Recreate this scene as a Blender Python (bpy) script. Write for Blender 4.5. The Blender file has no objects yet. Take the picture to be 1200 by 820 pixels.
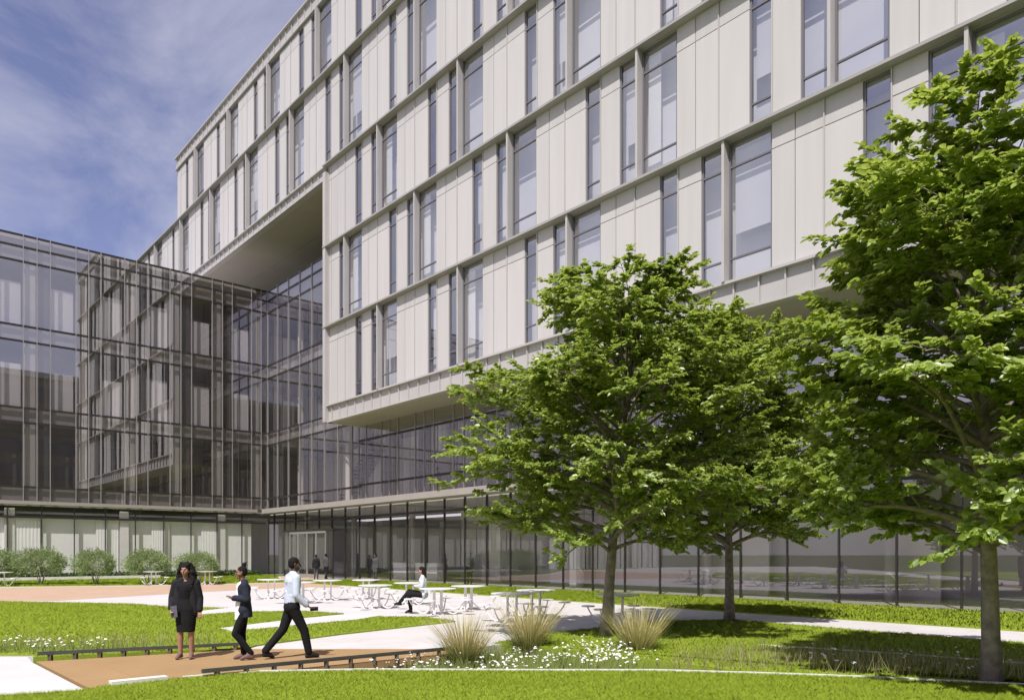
import bpy, bmesh, math, random
import numpy as np
from mathutils import Vector, Matrix

scene = bpy.context.scene
COL = scene.collection
H = 1.8                      # eye height
F = 900.0                    # focal length in photograph pixels (1200 wide)
HV = 648.0                   # horizon row
D1 = (-0.6549, 0.7557)       # along the white facade, away to the left
D2 = (0.7557, 0.6549)        # into the white building

def P(a, b, z=0.0):
    return (a*D1[0]+b*D2[0], a*D1[1]+b*D2[1], z)

def gp(u, v, z=0.0):
    """ground point seen at photo pixel (u,v)"""
    Y = (H-z)*F/(v-HV)
    return ((u-600)/F*Y, Y)

def at(u, Y):
    return ((u-600)/F*Y, Y)

# ------------------------------------------------------------------ mesh builder
class MB:
    def __init__(s):
        s.v = []; s.f = []; s.m = []
    def add(s, verts, faces, mi=0):
        n = len(s.v)
        s.v.extend([tuple(p) for p in verts])
        for f in faces:
            s.f.append(tuple(i+n for i in f)); s.m.append(mi)
    def hexa(s, c, mi=0):
        s.add(c, [(0,3,2,1),(4,5,6,7),(0,1,5,4),(1,2,6,5),(2,3,7,6),(3,0,4,7)], mi)
    def box(s, x0, x1, y0, y1, z0, z1, mi=0):
        s.hexa([(x0,y0,z0),(x1,y0,z0),(x1,y1,z0),(x0,y1,z0),(x0,y0,z1),(x1,y0,z1),(x1,y1,z1),(x0,y1,z1)], mi)
    def abox(s, a0, a1, b0, b1, z0, z1, mi=0):
        # a box in building axes (a,b is left handed, so the order of a is flipped)
        a0, a1 = min(a0,a1), max(a0,a1); b0, b1 = min(b0,b1), max(b0,b1)
        q = [P(a1,b0),P(a0,b0),P(a0,b1),P(a1,b1)]
        s.hexa([(p[0],p[1],z0) for p in q]+[(p[0],p[1],z1) for p in q], mi)
    def aquad(s, a0, a1, b, z0, z1, mi=0):
        # sheet in the plane b = const
        a0, a1 = min(a0,a1), max(a0,a1)
        s.add([P(a1,b,z0),P(a0,b,z0),P(a0,b,z1),P(a1,b,z1)], [(0,1,2,3)], mi)
    def bquad(s, a, b0, b1, z0, z1, mi=0):
        s.add([P(a,b0,z0),P(a,b1,z0),P(a,b1,z1),P(a,b0,z1)], [(0,1,2,3)], mi)
    def rail(s, p, q, w, z0, z1, mi=0):
        p = Vector(p[:2]); q = Vector(q[:2]); d = (q-p).normalized(); n = Vector((-d.y, d.x))*w/2
        c = [p-n, q-n, q+n, p+n]
        s.hexa([(k.x,k.y,z0) for k in c]+[(k.x,k.y,z1) for k in c], mi)
    def tube(s, pts, rads, n=8, mi=0, cap=True):
        pts = [Vector(p) for p in pts]
        base = len(s.v); prev = None
        for i, p in enumerate(pts):
            d = (pts[min(i+1,len(pts)-1)]-pts[max(i-1,0)])
            if d.length < 1e-9: d = Vector((0,0,1))
            d.normalize()
            if prev is None:
                a = Vector((1,0,0)) if abs(d.x) < .8 else Vector((0,1,0))
                x = (a-d*a.dot(d)).normalized()
            else:
                x = (prev-d*prev.dot(d)).normalized()
            prev = x; y = d.cross(x)
            r = rads[i] if hasattr(rads, '__len__') else rads
            for k in range(n):
                t = 2*math.pi*k/n
                s.v.append(tuple(p+(x*math.cos(t)+y*math.sin(t))*r))
        for i in range(len(pts)-1):
            for k in range(n):
                a = base+i*n+k; b = base+i*n+(k+1)%n
                s.f.append((a,b,b+n,a+n)); s.m.append(mi)
        if cap:
            s.f.append(tuple(base+k for k in reversed(range(n)))); s.m.append(mi)
            e = base+(len(pts)-1)*n
            s.f.append(tuple(e+k for k in range(n))); s.m.append(mi)
    def disc(s, c, r, z0, z1, n=28, mi=0):
        v = [(c[0]+r*math.cos(2*math.pi*k/n), c[1]+r*math.sin(2*math.pi*k/n), z) for z in (z0,z1) for k in range(n)]
        f = [tuple(reversed(range(n))), tuple(range(n,2*n))]+[(k,(k+1)%n,n+(k+1)%n,n+k) for k in range(n)]
        s.add(v, f, mi)
    def sphere(s, c, r, n=10, m=7, mi=0):
        r = r if hasattr(r,'__len__') else (r,r,r)
        v = [(c[0],c[1],c[2]-r[2])]
        for j in range(1,m):
            t = -math.pi/2+math.pi*j/m
            for k in range(n):
                p = 2*math.pi*k/n
                v.append((c[0]+r[0]*math.cos(t)*math.cos(p), c[1]+r[1]*math.cos(t)*math.sin(p), c[2]+r[2]*math.sin(t)))
        v.append((c[0],c[1],c[2]+r[2])); e = len(v)-1
        f = [(0,1+(k+1)%n,1+k) for k in range(n)]
        for j in range(m-2):
            for k in range(n):
                a = 1+j*n+k; b = 1+j*n+(k+1)%n
                f.append((a,b,b+n,a+n))
        f += [(e,1+(m-2)*n+k,1+(m-2)*n+(k+1)%n) for k in range(n)]
        s.add(v, f, mi)
    def capsule(s, p, q, r0, r1, n=12, infl=0.0):
        r0 += infl; r1 += infl
        p = Vector(p); q = Vector(q); d = q-p
        L = d.length
        if L < 1e-6: s.sphere(p, r0, n); return
        d /= L
        pts = []; rad = []
        for t in (-90,-60,-30,0):
            t = math.radians(t); pts.append(p+d*math.sin(t)*r0); rad.append(max(r0*math.cos(t), r0*.02))
        for t in (0,30,60,90):
            t = math.radians(t); pts.append(q+d*math.sin(t)*r1); rad.append(max(r1*math.cos(t), r1*.02))
        s.tube(pts, rad, n)
    def prism(s, poly, z0, z1, mi=0):
        n = len(poly)
        A = sum(poly[i][0]*poly[(i+1)%n][1]-poly[(i+1)%n][0]*poly[i][1] for i in range(n))
        if A < 0: poly = list(reversed(poly))
        v = [(p[0],p[1],z0) for p in poly]+[(p[0],p[1],z1) for p in poly]
        s.add(v, [tuple(range(n,2*n))]+[(k,(k+1)%n,n+(k+1)%n,n+k) for k in range(n)], mi)
    def mesh(s, name, mats, smooth=False, origin=None):
        me = bpy.data.meshes.new(name)
        v = s.v
        if origin is not None:
            o = origin; v = [(p[0]-o[0],p[1]-o[1],p[2]-o[2]) for p in v]
        me.from_pydata(v, [], s.f)
        for m in (mats if isinstance(mats,(list,tuple)) else [mats]): me.materials.append(m)
        me.polygons.foreach_set('material_index', s.m)
        if smooth: me.polygons.foreach_set('use_smooth', [True]*len(s.f))
        me.update()
        return me

WL = {}
def wloc(o):
    return WL.get(o.name, Vector((0,0,0))) if o else Vector((0,0,0))
def link(o, parent=None, loc=None):
    """loc is a world location"""
    COL.objects.link(o)
    loc = Vector(loc) if loc is not None else wloc(parent)
    o.location = loc-wloc(parent)
    if parent: o.parent = parent
    WL[o.name] = loc
    return o
def obj(name, mb, mat, parent=None, smooth=False, loc=None):
    """vertices given in world space; the object's origin sits at loc (or its parent's origin)"""
    loc = Vector(loc) if loc is not None else wloc(parent)
    o = bpy.data.objects.new(name, mb.mesh(name, mat, smooth, loc))
    return link(o, parent, loc)
def inst(name, me, parent, loc):
    return link(bpy.data.objects.new(name, me), parent, loc)
def tag(o, label, cat, group=None):
    o['label'] = label; o['category'] = cat
    if group: o['group'] = group
    return o
def thing(name, label, cat, loc, group=None):
    o = bpy.data.objects.new(name, None); o.empty_display_size = .3
    link(o, None, loc); tag(o, label, cat, group)
    return o
def structure(o): o['kind'] = 'structure'; return o
def stuff(o): o['kind'] = 'stuff'; return o

# ------------------------------------------------------------------ materials
def new_mat(name):
    m = bpy.data.materials.new(name); m.use_nodes = True
    nt = m.node_tree; nt.nodes.clear()
    out = nt.nodes.new('ShaderNodeOutputMaterial')
    return m, nt, out
def ramp(nt, stops):
    r = nt.nodes.new('ShaderNodeValToRGB')
    while len(r.color_ramp.elements) < len(stops): r.color_ramp.elements.new(.5)
    for e, (p, c) in zip(r.color_ramp.elements, stops):
        e.position = p; e.color = (*c, 1)
    return r
def mat(name, col, rough=.6, metal=0, var=0.0, scale=3.0, island=0.0, bump=0.0, bscale=60, spec=.5, streak=False):
    m, nt, out = new_mat(name)
    b = nt.nodes.new('ShaderNodeBsdfPrincipled')
    b.inputs['Roughness'].default_value = rough; b.inputs['Metallic'].default_value = metal
    b.inputs['Specular IOR Level'].default_value = spec
    nt.links.new(b.outputs[0], out.inputs[0])
    src = None
    geo = nt.nodes.new('ShaderNodeNewGeometry')
    tc = nt.nodes.new('ShaderNodeTexCoord')
    hsv = nt.nodes.new('ShaderNodeHueSaturation')
    hsv.inputs['Color'].default_value = (*col, 1)
    nz = nt.nodes.new('ShaderNodeTexNoise'); nz.inputs['Scale'].default_value = scale; nz.inputs['Detail'].default_value = 6
    if streak:
        sm = nt.nodes.new('ShaderNodeMapping'); sm.inputs['Scale'].default_value = (5,5,.35)
        nt.links.new(geo.outputs['Position'], sm.inputs['Vector']); nt.links.new(sm.outputs[0], nz.inputs['Vector'])
    else: nt.links.new(geo.outputs['Position'], nz.inputs['Vector'])
    mr = nt.nodes.new('ShaderNodeMapRange')
    mr.inputs['From Min'].default_value = .3; mr.inputs['From Max'].default_value = .7
    mr.inputs['To Min'].default_value = 1-var; mr.inputs['To Max'].default_value = 1+var
    nt.links.new(nz.outputs['Fac'], mr.inputs['Value'])
    mu = nt.nodes.new('ShaderNodeMath'); mu.operation = 'MULTIPLY_ADD'
    nt.links.new(geo.outputs['Random Per Island'], mu.inputs[0])
    mu.inputs[1].default_value = 2*island; mu.inputs[2].default_value = -island
    ad = nt.nodes.new('ShaderNodeMath'); ad.operation = 'ADD'
    nt.links.new(mr.outputs[0], ad.inputs[0]); nt.links.new(mu.outputs[0], ad.inputs[1])
    nt.links.new(ad.outputs[0], hsv.inputs['Value'])
    nt.links.new(hsv.outputs[0], b.inputs['Base Color'])
    if bump:
        n2 = nt.nodes.new('ShaderNodeTexNoise'); n2.inputs['Scale'].default_value = bscale; n2.inputs['Detail'].default_value = 4
        nt.links.new(geo.outputs['Position'], n2.inputs['Vector'])
        bp = nt.nodes.new('ShaderNodeBump'); bp.inputs['Strength'].default_value = bump; bp.inputs['Distance'].default_value = .02
        nt.links.new(n2.outputs['Fac'], bp.inputs['Height']); nt.links.new(bp.outputs[0], b.inputs['Normal'])
    return m
def glass(name, tint, refl, wav=0.0, gloss=(1,1,1)):
    m, nt, out = new_mat(name)
    tr = nt.nodes.new('ShaderNodeBsdfTransparent'); tr.inputs[0].default_value = (*tint,1)
    gl = nt.nodes.new('ShaderNodeBsdfGlossy'); gl.inputs['Roughness'].default_value = 0.0; gl.inputs['Color'].default_value = (*gloss,1)
    geo0 = nt.nodes.new('ShaderNodeNewGeometry')      # Schlick, the same from both sides of the pane
    dt = nt.nodes.new('ShaderNodeVectorMath'); dt.operation = 'DOT_PRODUCT'
    nt.links.new(geo0.outputs['True Normal'], dt.inputs[0]); nt.links.new(geo0.outputs['Incoming'], dt.inputs[1])
    ab = nt.nodes.new('ShaderNodeMath'); ab.operation = 'ABSOLUTE'; nt.links.new(dt.outputs['Value'], ab.inputs[0])
    om = nt.nodes.new('ShaderNodeMath'); om.operation = 'SUBTRACT'; om.inputs[0].default_value = 1; om.use_clamp = True; nt.links.new(ab.outputs[0], om.inputs[1])
    fr = nt.nodes.new('ShaderNodeMath'); fr.operation = 'POWER'; fr.inputs[1].default_value = 5; nt.links.new(om.outputs[0], fr.inputs[0])
    ma = nt.nodes.new('ShaderNodeMath'); ma.operation = 'MULTIPLY_ADD'; ma.use_clamp = True
    nt.links.new(fr.outputs[0], ma.inputs[0]); ma.inputs[1].default_value = 1-refl; ma.inputs[2].default_value = refl
    mx = nt.nodes.new('ShaderNodeMixShader')
    nt.links.new(ma.outputs[0], mx.inputs[0]); nt.links.new(tr.outputs[0], mx.inputs[1]); nt.links.new(gl.outputs[0], mx.inputs[2])
    if wav:
        geo = nt.nodes.new('ShaderNodeNewGeometry')
        nz = nt.nodes.new('ShaderNodeTexNoise'); nz.inputs['Scale'].default_value = .45; nz.inputs['Detail'].default_value = 1
        nt.links.new(geo.outputs['Position'], nz.inputs['Vector'])
        bp = nt.nodes.new('ShaderNodeBump'); bp.inputs['Strength'].default_value = wav; bp.inputs['Distance'].default_value = .05
        nt.links.new(nz.outputs['Fac'], bp.inputs['Height'])
        nt.links.new(bp.outputs[0], gl.inputs['Normal'])
    nt.links.new(mx.outputs[0], out.inputs[0])
    return m
def leafmat(name, c0, c1, transl=.35, gloss=.06):
    m, nt, out = new_mat(name)
    geo = nt.nodes.new('ShaderNodeNewGeometry')
    nz = nt.nodes.new('ShaderNodeTexNoise'); nz.inputs['Scale'].default_value = .8; nz.inputs['Detail'].default_value = 3
    nt.links.new(geo.outputs['Position'], nz.inputs['Vector'])
    ad = nt.nodes.new('ShaderNodeMath'); ad.operation = 'MULTIPLY_ADD'; ad.inputs[1].default_value = .5
    nt.links.new(geo.outputs['Random Per Island'], ad.inputs[0]); 
    s2 = nt.nodes.new('ShaderNodeMath'); s2.operation = 'MULTIPLY'; s2.inputs[1].default_value = .55
    nt.links.new(nz.outputs['Fac'], s2.inputs[0]); nt.links.new(s2.outputs[0], ad.inputs[2])
    r = ramp(nt, [(.15, c0), (.85, c1)])
    nt.links.new(ad.outputs[0], r.inputs[0])
    df = nt.nodes.new('ShaderNodeBsdfDiffuse'); tl = nt.nodes.new('ShaderNodeBsdfTranslucent')
    g = nt.nodes.new('ShaderNodeBsdfGlossy'); g.inputs['Roughness'].default_value = .45
    nt.links.new(r.outputs[0], df.inputs[0])
    bright = nt.nodes.new('ShaderNodeHueSaturation'); bright.inputs['Value'].default_value = 1.5
    bright.inputs['Hue'].default_value = .48
    nt.links.new(r.outputs[0], bright.inputs['Color']); nt.links.new(bright.outputs[0], tl.inputs[0])
    m1 = nt.nodes.new('ShaderNodeMixShader'); m1.inputs[0].default_value = transl
    m2 = nt.nodes.new('ShaderNodeMixShader'); m2.inputs[0].default_value = gloss
    nt.links.new(df.outputs[0], m1.inputs[1]); nt.links.new(tl.outputs[0], m1.inputs[2])
    nt.links.new(m1.outputs[0], m2.inputs[1]); nt.links.new(g.outputs[0], m2.inputs[2])
    nt.links.new(m2.outputs[0], out.inputs[0])
    return m
def upnormal(m, f=.72):
    nt = m.node_tree
    geo = nt.nodes.new('ShaderNodeNewGeometry')
    mx = nt.nodes.new('ShaderNodeMix'); mx.data_type = 'VECTOR'; mx.inputs[0].default_value = f
    nt.links.new(geo.outputs['Normal'], mx.inputs[4]); mx.inputs[5].default_value = (0,0,1)
    nm = nt.nodes.new('ShaderNodeVectorMath'); nm.operation = 'NORMALIZE'; nt.links.new(mx.outputs[1], nm.inputs[0])
    for n in nt.nodes:
        if n.type == 'BSDF_DIFFUSE': nt.links.new(nm.outputs[0], n.inputs['Normal'])
    return m
def groundmat(name, c0, c1, scale, fine=40, rough=.9):
    m, nt, out = new_mat(name)
    b = nt.nodes.new('ShaderNodeBsdfPrincipled'); b.inputs['Roughness'].default_value = rough
    b.inputs['Specular IOR Level'].default_value = .25
    geo = nt.nodes.new('ShaderNodeNewGeometry')
    n1 = nt.nodes.new('ShaderNodeTexNoise'); n1.inputs['Scale'].default_value = scale; n1.inputs['Detail'].default_value = 5
    n2 = nt.nodes.new('ShaderNodeTexNoise'); n2.inputs['Scale'].default_value = fine; n2.inputs['Detail'].default_value = 3
    for n in (n1,n2): nt.links.new(geo.outputs['Position'], n.inputs['Vector'])
    ad = nt.nodes.new('ShaderNodeMath'); ad.operation = 'MULTIPLY_ADD'; ad.inputs[1].default_value = .45
    nt.links.new(n2.outputs['Fac'], ad.inputs[0])
    s = nt.nodes.new('ShaderNodeMath'); s.operation = 'MULTIPLY'; s.inputs[1].default_value = .55
    nt.links.new(n1.outputs['Fac'], s.inputs[0]); nt.links.new(s.outputs[0], ad.inputs[2])
    r = ramp(nt, [(.32,c0),(.68,c1)]); nt.links.new(ad.outputs[0], r.inputs[0])
    nt.links.new(r.outputs[0], b.inputs['Base Color'])
    bp = nt.nodes.new('ShaderNodeBump'); bp.inputs['Strength'].default_value = .25; bp.inputs['Distance'].default_value = .02
    nt.links.new(n2.outputs['Fac'], bp.inputs['Height']); nt.links.new(bp.outputs[0], b.inputs['Normal'])
    nt.links.new(b.outputs[0], out.inputs[0])
    return m
def pavemat(name, col, joint, size, ang):
    """paving with thin joints every `size` metres"""
    m, nt, out = new_mat(name)
    b = nt.nodes.new('ShaderNodeBsdfPrincipled'); b.inputs['Roughness'].default_value = .85
    b.inputs['Specular IOR Level'].default_value = .3
    geo = nt.nodes.new('ShaderNodeNewGeometry')
    mp = nt.nodes.new('ShaderNodeMapping'); mp.inputs['Rotation'].default_value = (0,0,ang)
    nt.links.new(geo.outputs['Position'], mp.inputs['Vector'])
    br = nt.nodes.new('ShaderNodeTexBrick'); br.offset = .5
    br.inputs['Scale'].default_value = 1; br.inputs['Brick Width'].default_value = size; br.inputs['Row Height'].default_value = size/2
    br.inputs['Mortar Size'].default_value = .006; br.inputs['Mortar Smooth'].default_value = .2
    c = col
    br.inputs['Color1'].default_value = (*c,1); br.inputs['Color2'].default_value = (c[0]*.965,c[1]*.965,c[2]*.96,1)
    br.inputs['Mortar'].default_value = (*joint,1)
    nt.links.new(mp.outputs[0], br.inputs['Vector'])
    nz = nt.nodes.new('ShaderNodeTexNoise'); nz.inputs['Scale'].default_value = .9; nz.inputs['Detail'].default_value = 8; nz.inputs['Roughness'].default_value = .65
    nt.links.new(geo.outputs['Position'], nz.inputs['Vector'])
    mr = nt.nodes.new('ShaderNodeMapRange'); mr.inputs['From Min'].default_value = .3; mr.inputs['From Max'].default_value = .7
    mr.inputs['To Min'].default_value = .90; mr.inputs['To Max'].default_value = 1.05
    nt.links.new(nz.outputs['Fac'], mr.inputs['Value'])
    hs = nt.nodes.new('ShaderNodeHueSaturation'); nt.links.new(br.outputs['Color'], hs.inputs['Color']); nt.links.new(mr.outputs[0], hs.inputs['Value'])
    nt.links.new(hs.outputs[0], b.inputs['Base Color']); nt.links.new(b.outputs[0], out.inputs[0])
    return m

M = {}
M['panel']   = mat('white_panel', (.482,.470,.466), .5, 0, .035, .6, .06, streak=True)
M['panelback'] = mat('panel_joint', (.09,.085,.08), .8)
M['ledge']   = mat('ledge_metal', (.33,.32,.31), .5, .0, .05, .8)
M['fin']     = mat('fin_metal', (.43,.417,.41), .45, .0, .04, .8)
M['band']    = mat('band_panel', (.42,.41,.405), .45, 0, .05, .6, .03)
M['frame']   = mat('window_frame', (.15,.145,.165), .4)
M['mull']    = mat('aluminium_mullion', (.43,.415,.40), .35, .55)
M['mulldark']= mat('dark_transom', (.028,.025,.025), .4)
M['soffit']  = mat('soffit_metal', (.36,.335,.31), .55, 0, .04, .5)
M['canopy']  = mat('canopy_metal', (.33,.305,.285), .5, 0, .05, .7)
M['glass']   = glass('window_glass', (.93,.94,.95), .36, .02, (.96,.97,1))
M['curtainglass'] = glass('curtain_wall_glass', (.89,.87,.86), .32, .015, (.97,.955,.96))
M['groundglass'] = glass('clear_glass', (.93,.93,.93), .16, .01)
M['winggroundglass'] = glass('low_iron_glass', (.97,.97,.97), .05, .01)
M['inner']   = mat('interior_wall', (.68,.66,.67), .8, 0, .04, .4)
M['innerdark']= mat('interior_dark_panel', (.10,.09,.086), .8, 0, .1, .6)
M['roomwall'] = mat('room_wall', (.80,.80,.83), .8, 0, .03, .4)
M['greywall'] = mat('grey_lobby_wall', (.36,.34,.345), .8, 0, .05, .4)
M['innerpale']= mat('interior_pale_wall', (.80,.79,.78), .8, 0, .02, .4)
M['ceil']    = mat('interior_ceiling', (.45,.43,.42), .8, 0, .05, .4)
M['floor']   = mat('interior_floor', (.36,.34,.33), .5, 0, .05, .4)
M['blind']   = mat('roller_blind', (.72,.71,.74), .8, 0, .03, .8)
M['curtain'] = mat('sheer_curtain', (.86,.85,.84), .8, 0, .03, 2)
M['shadowlight'] = mat('shadow_box_pale', (.52,.50,.485), .6, 0, .08, .6)
M['column']  = mat('white_column', (.72,.70,.68), .6, 0, .03, 1)
M['whitemetal'] = mat('white_painted_steel', (.80,.79,.78), .35)
M['pave']    = pavemat('white_paving', (.56,.54,.535), (.46,.445,.435), 1.2, math.atan2(D1[1],D1[0]))
M['pave2']   = pavemat('white_path', (.59,.572,.565), (.52,.505,.495), 3.0, .3)
M['tan']     = pavemat('tan_paving', (.48,.34,.245), (.37,.26,.18), .8, .2)
M['deck']    = pavemat('tan_deck', (.35,.225,.108), (.27,.17,.08), 2.4, -.75)
M['kerb']    = mat('concrete_kerb', (.66,.65,.62), .8, 0, .08, 2, bump=.2)
M['lawn']    = groundmat('lawn_soil', (.15,.215,.013), (.28,.36,.038), .7, 30)
M['soil']    = groundmat('bed_soil', (.06,.07,.02), (.13,.12,.05), 1.2, 25)
M['dirt']    = groundmat('ground_dirt', (.05,.07,.02), (.10,.11,.04), .4, 8)
M['blade']   = upnormal(leafmat('grass_blades', (.165,.24,.014), (.30,.385,.045), .10, .0), .97)
M['leafA']   = leafmat('tree_leaves', (.14,.225,.026), (.36,.47,.09), .48, .08)
M['shrub']   = leafmat('shrub_leaves', (.17,.25,.10), (.36,.45,.22), .35, .04)
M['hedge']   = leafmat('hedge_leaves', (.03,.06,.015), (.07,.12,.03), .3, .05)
M['straw']   = leafmat('straw_grass', (.42,.38,.16), (.66,.61,.31), .4, .03)
M['reed']    = upnormal(leafmat('green_reed', (.12,.17,.04), (.26,.31,.10), .3, .0), .5)
M['drygrass']= leafmat('dry_grass', (.20,.19,.09), (.40,.36,.20), .35, .03)
M['petal']   = mat('white_petals', (.80,.80,.76), .7)
M['bark']    = mat('tree_bark', (.21,.18,.16), .9, 0, .35, 9, bump=.8, bscale=35)
M['raildark']= mat('dark_rail_steel', (.075,.075,.07), .5, .2, .15, 3)
M['woodpost']= mat('dark_wood_post', (.11,.085,.05), .8, 0, .2, 6)

# ------------------------------------------------------------------ camera, sun, sky
cam = bpy.data.cameras.new('camera'); co = bpy.data.objects.new('camera', cam); COL.objects.link(co)
co.location = (0,0,H); co.rotation_euler = (math.radians(90),0,0)
cam.sensor_width = 36; cam.lens = 36*F/1200; cam.shift_y = (HV-410)/1200; cam.clip_end = 3000; cam.clip_start = .05
scene.camera = co
SUN_EL = math.radians(56)
SH = Vector((-.31,-.951)).normalized()
S = Vector((SH.x*math.cos(SUN_EL), SH.y*math.cos(SUN_EL), math.sin(SUN_EL)))
sl = bpy.data.lights.new('sun','SUN'); sl.energy = 4.2; sl.angle = math.radians(.5); sl.color = (1,.955,.90)
so = bpy.data.objects.new('sun', sl); COL.objects.link(so); so.location = (-20,-40,60)
so.rotation_euler = (-S).to_track_quat('-Z','Y').to_euler()
w = bpy.data.worlds.new('World'); scene.world = w; w.use_nodes = True
nt = w.node_tree; nt.nodes.clear()
wo = nt.nodes.new('ShaderNodeOutputWorld'); bg = nt.nodes.new('ShaderNodeBackground'); bg.inputs['Strength'].default_value = .094
sky = nt.nodes.new('ShaderNodeTexSky'); sky.sky_type = 'NISHITA'; sky.sun_disc = False
sky.sun_elevation = SUN_EL; sky.sun_rotation = math.atan2(S.x, S.y); sky.air_density = 1.0; sky.dust_density = 1.2; sky.ozone_density = 2.2
tc = nt.nodes.new('ShaderNodeTexCoord')
mp = nt.nodes.new('ShaderNodeMapping'); mp.inputs['Scale'].default_value = (2.2,2.2,3.0); mp.inputs['Rotation'].default_value = (.1,.1,.9)
n1 = nt.nodes.new('ShaderNodeTexNoise'); n1.inputs['Scale'].default_value = 1.5; n1.inputs['Detail'].default_value = 9; n1.inputs['Roughness'].default_value = .58; n1.inputs['Distortion'].default_value = .7
nt.links.new(tc.outputs['Generated'], mp.inputs[0]); nt.links.new(mp.outputs[0], n1.inputs['Vector'])
cr = ramp(nt, [(.36,(0,0,0)),(.80,(.85,.85,.85))])
sepx = nt.nodes.new('ShaderNodeSeparateXYZ'); nt.links.new(tc.outputs['Generated'], sepx.inputs[0])
cov = nt.nodes.new('ShaderNodeMapRange'); cov.inputs['From Min'].default_value = -.5; cov.inputs['From Max'].default_value = -.95
cov.inputs['To Min'].default_value = 0; cov.inputs['To Max'].default_value = .22      # more cloud in the western sky
nt.links.new(sepx.outputs['X'], cov.inputs['Value'])
sumc = nt.nodes.new('ShaderNodeMath'); sumc.operation = 'ADD'; nt.links.new(n1.outputs['Fac'], sumc.inputs[0]); nt.links.new(cov.outputs[0], sumc.inputs[1])
nt.links.new(sumc.outputs[0], cr.inputs[0])
tint = nt.nodes.new('ShaderNodeMix'); tint.data_type = 'RGBA'; tint.blend_type = 'MULTIPLY'; tint.inputs[0].default_value = 1
tint.inputs[7].default_value = (1.32,1.0,1.10,1)
nt.links.new(sky.outputs[0], tint.inputs[6])
mx = nt.nodes.new('ShaderNodeMix'); mx.data_type = 'RGBA'
nt.links.new(cr.outputs[0], mx.inputs[0]); nt.links.new(tint.outputs[2], mx.inputs[6]); mx.inputs[7].default_value = (6.2,6.1,6.9,1)
nt.links.new(mx.outputs[2], bg.inputs[0]); nt.links.new(bg.outputs[0], wo.inputs[0])
vs = scene.view_settings; vs.view_transform = 'Standard'; vs.look = 'None'; vs.exposure = 0.42; vs.gamma = 1; vs.use_curve_mapping = False
cy = scene.cycles
cy.max_bounces = 8; cy.transparent_max_bounces = 16; cy.diffuse_bounces = 3; cy.glossy_bounces = 4; cy.caustics_reflective = False; cy.caustics_refractive = False
cy.sample_clamp_indirect = 6

# ================================================================== THE WHITE OFFICE BUILDING
B0 = 24.0            # face of the white upper block
BG = 26.5            # plane of the podium glazing
AW = 61.7            # plane of the left wing
Z_SOF, Z1, Z2, Z3, Z4, Z5, Z6, ZTOP = 10.4, 11.5, 16.66, 21.94, 27.3, 33.4, 38.5, 39.6
A_END = 46.4         # end of the lower storeys of the block
A_R4, A_R5 = 104.0, 77.0
A_RIGHT = 5.5
PER = 7.92
office = thing('office_building', 'tall white panelled office block raised over a glazed podium behind the trees', 'building', P(20, 30, 0))

ROWS = [  # bottom, top, pattern start, right end, left end
    (Z1, Z2, 39.55, A_END), (Z2, Z3, 35.62, A_END), (Z3, Z4, 39.55, A_END), (Z4, Z5, 35.62, A_R4), (Z5, Z6, 39.55, A_R5)]
LED = .13   # height of ledge

wins = []      # (a_hi, a_lo, z0, z1, row)
fins = []
rng = random.Random(3)
for ri, (z0, z1, a0, aend) in enumerate(ROWS):
    clad = MB()
    zb, zt = z0+.02, z1-LED     # between the ledges
    h = zt-zb
    zu = zt-h*.175              # upper seam / transom
    zl = zb+h*.17
    aend_ = aend-.35
    k = math.ceil((A_RIGHT-a0)/PER)
    segs = []
    while True:
        s = a0+k*PER
        if s-PER > aend: break
        segs += [('w',s,s-1.70),('p',s-1.70,s-2.57),('p',s-2.57,s-3.57),('P',s-3.57,s-4.85),('w',s-4.85,s-5.70),('P',s-5.70,s-6.77),('n',s-6.77,s-7.80),('f',s-7.80,s-7.92)]
        k += 1
    for kind, ah, al in segs:
        if al >= aend_-.2 or ah <= A_RIGHT: continue
        cut = ah > aend_
        ah = min(ah, aend_); al = max(al, A_RIGHT)
        if kind in 'wn' and (cut and ah-al < .6): kind = 'P'
        if kind in 'wnf' and clad.f:
            obj('wall_panel', clad, [M['panel'],M['panelback'],M['fin']], office); clad = MB()
        if kind in 'pP':
            g = .017
            dd = rng.uniform(-.004,.004)
            clad.abox(ah-g, al+g, B0+dd, B0+.09, zb, zu-g)
            clad.abox(ah-g, al+g, B0+dd+.002, B0+.09, zu+g, zt)
            if kind == 'P':
                clad.abox(ah+.0, ah-.04, B0-.05, B0+.085, zb, zt, 2)
            clad.abox(ah, al, B0+.095, B0+.14, zb, zt, 1)
        elif kind == 'f':
            fins.append((ah, z0, z1))
        else:
            wins.append((ah, al, zb, zt, zl, zu, ri))
    if clad.f: obj('wall_panel', clad, [M['panel'],M['panelback'],M['fin']], office)

# fins (copies of one mesh per storey height)
finmesh = {}
for (ah, z0, z1) in fins:
    key = round(z1-z0,2)
    if key not in finmesh:
        mb = MB(); mb.abox(-.11, 0, B0-.27, B0+.1, .021, key-.086)
        finmesh[key] = mb.mesh('fin', M['fin'], origin=P(0,B0,0))
    inst('fin', finmesh[key], office, P(ah, B0, z0))

# ledges
for (z, aend, hh) in ((Z2,A_END,LED),(Z3,A_END,LED),(Z4,A_END,LED),(Z5,A_R4,LED)):
    mb = MB(); mb.abox(A_RIGHT, aend, B0-.34, B0+.16, z-.085, z+.02); mb.abox(A_RIGHT, aend, B0-.02, B0+.16, z-hh, z-.0853)
    a = A_RIGHT+.5
    obj('ledge', mb, M['ledge'], office)
# end pier
mb = MB(); mb.abox(A_END-.35, A_END, B0-.30, BG-.05, Z_SOF, Z4-.5); obj('end_pier', mb, M['fin'], office)
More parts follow.
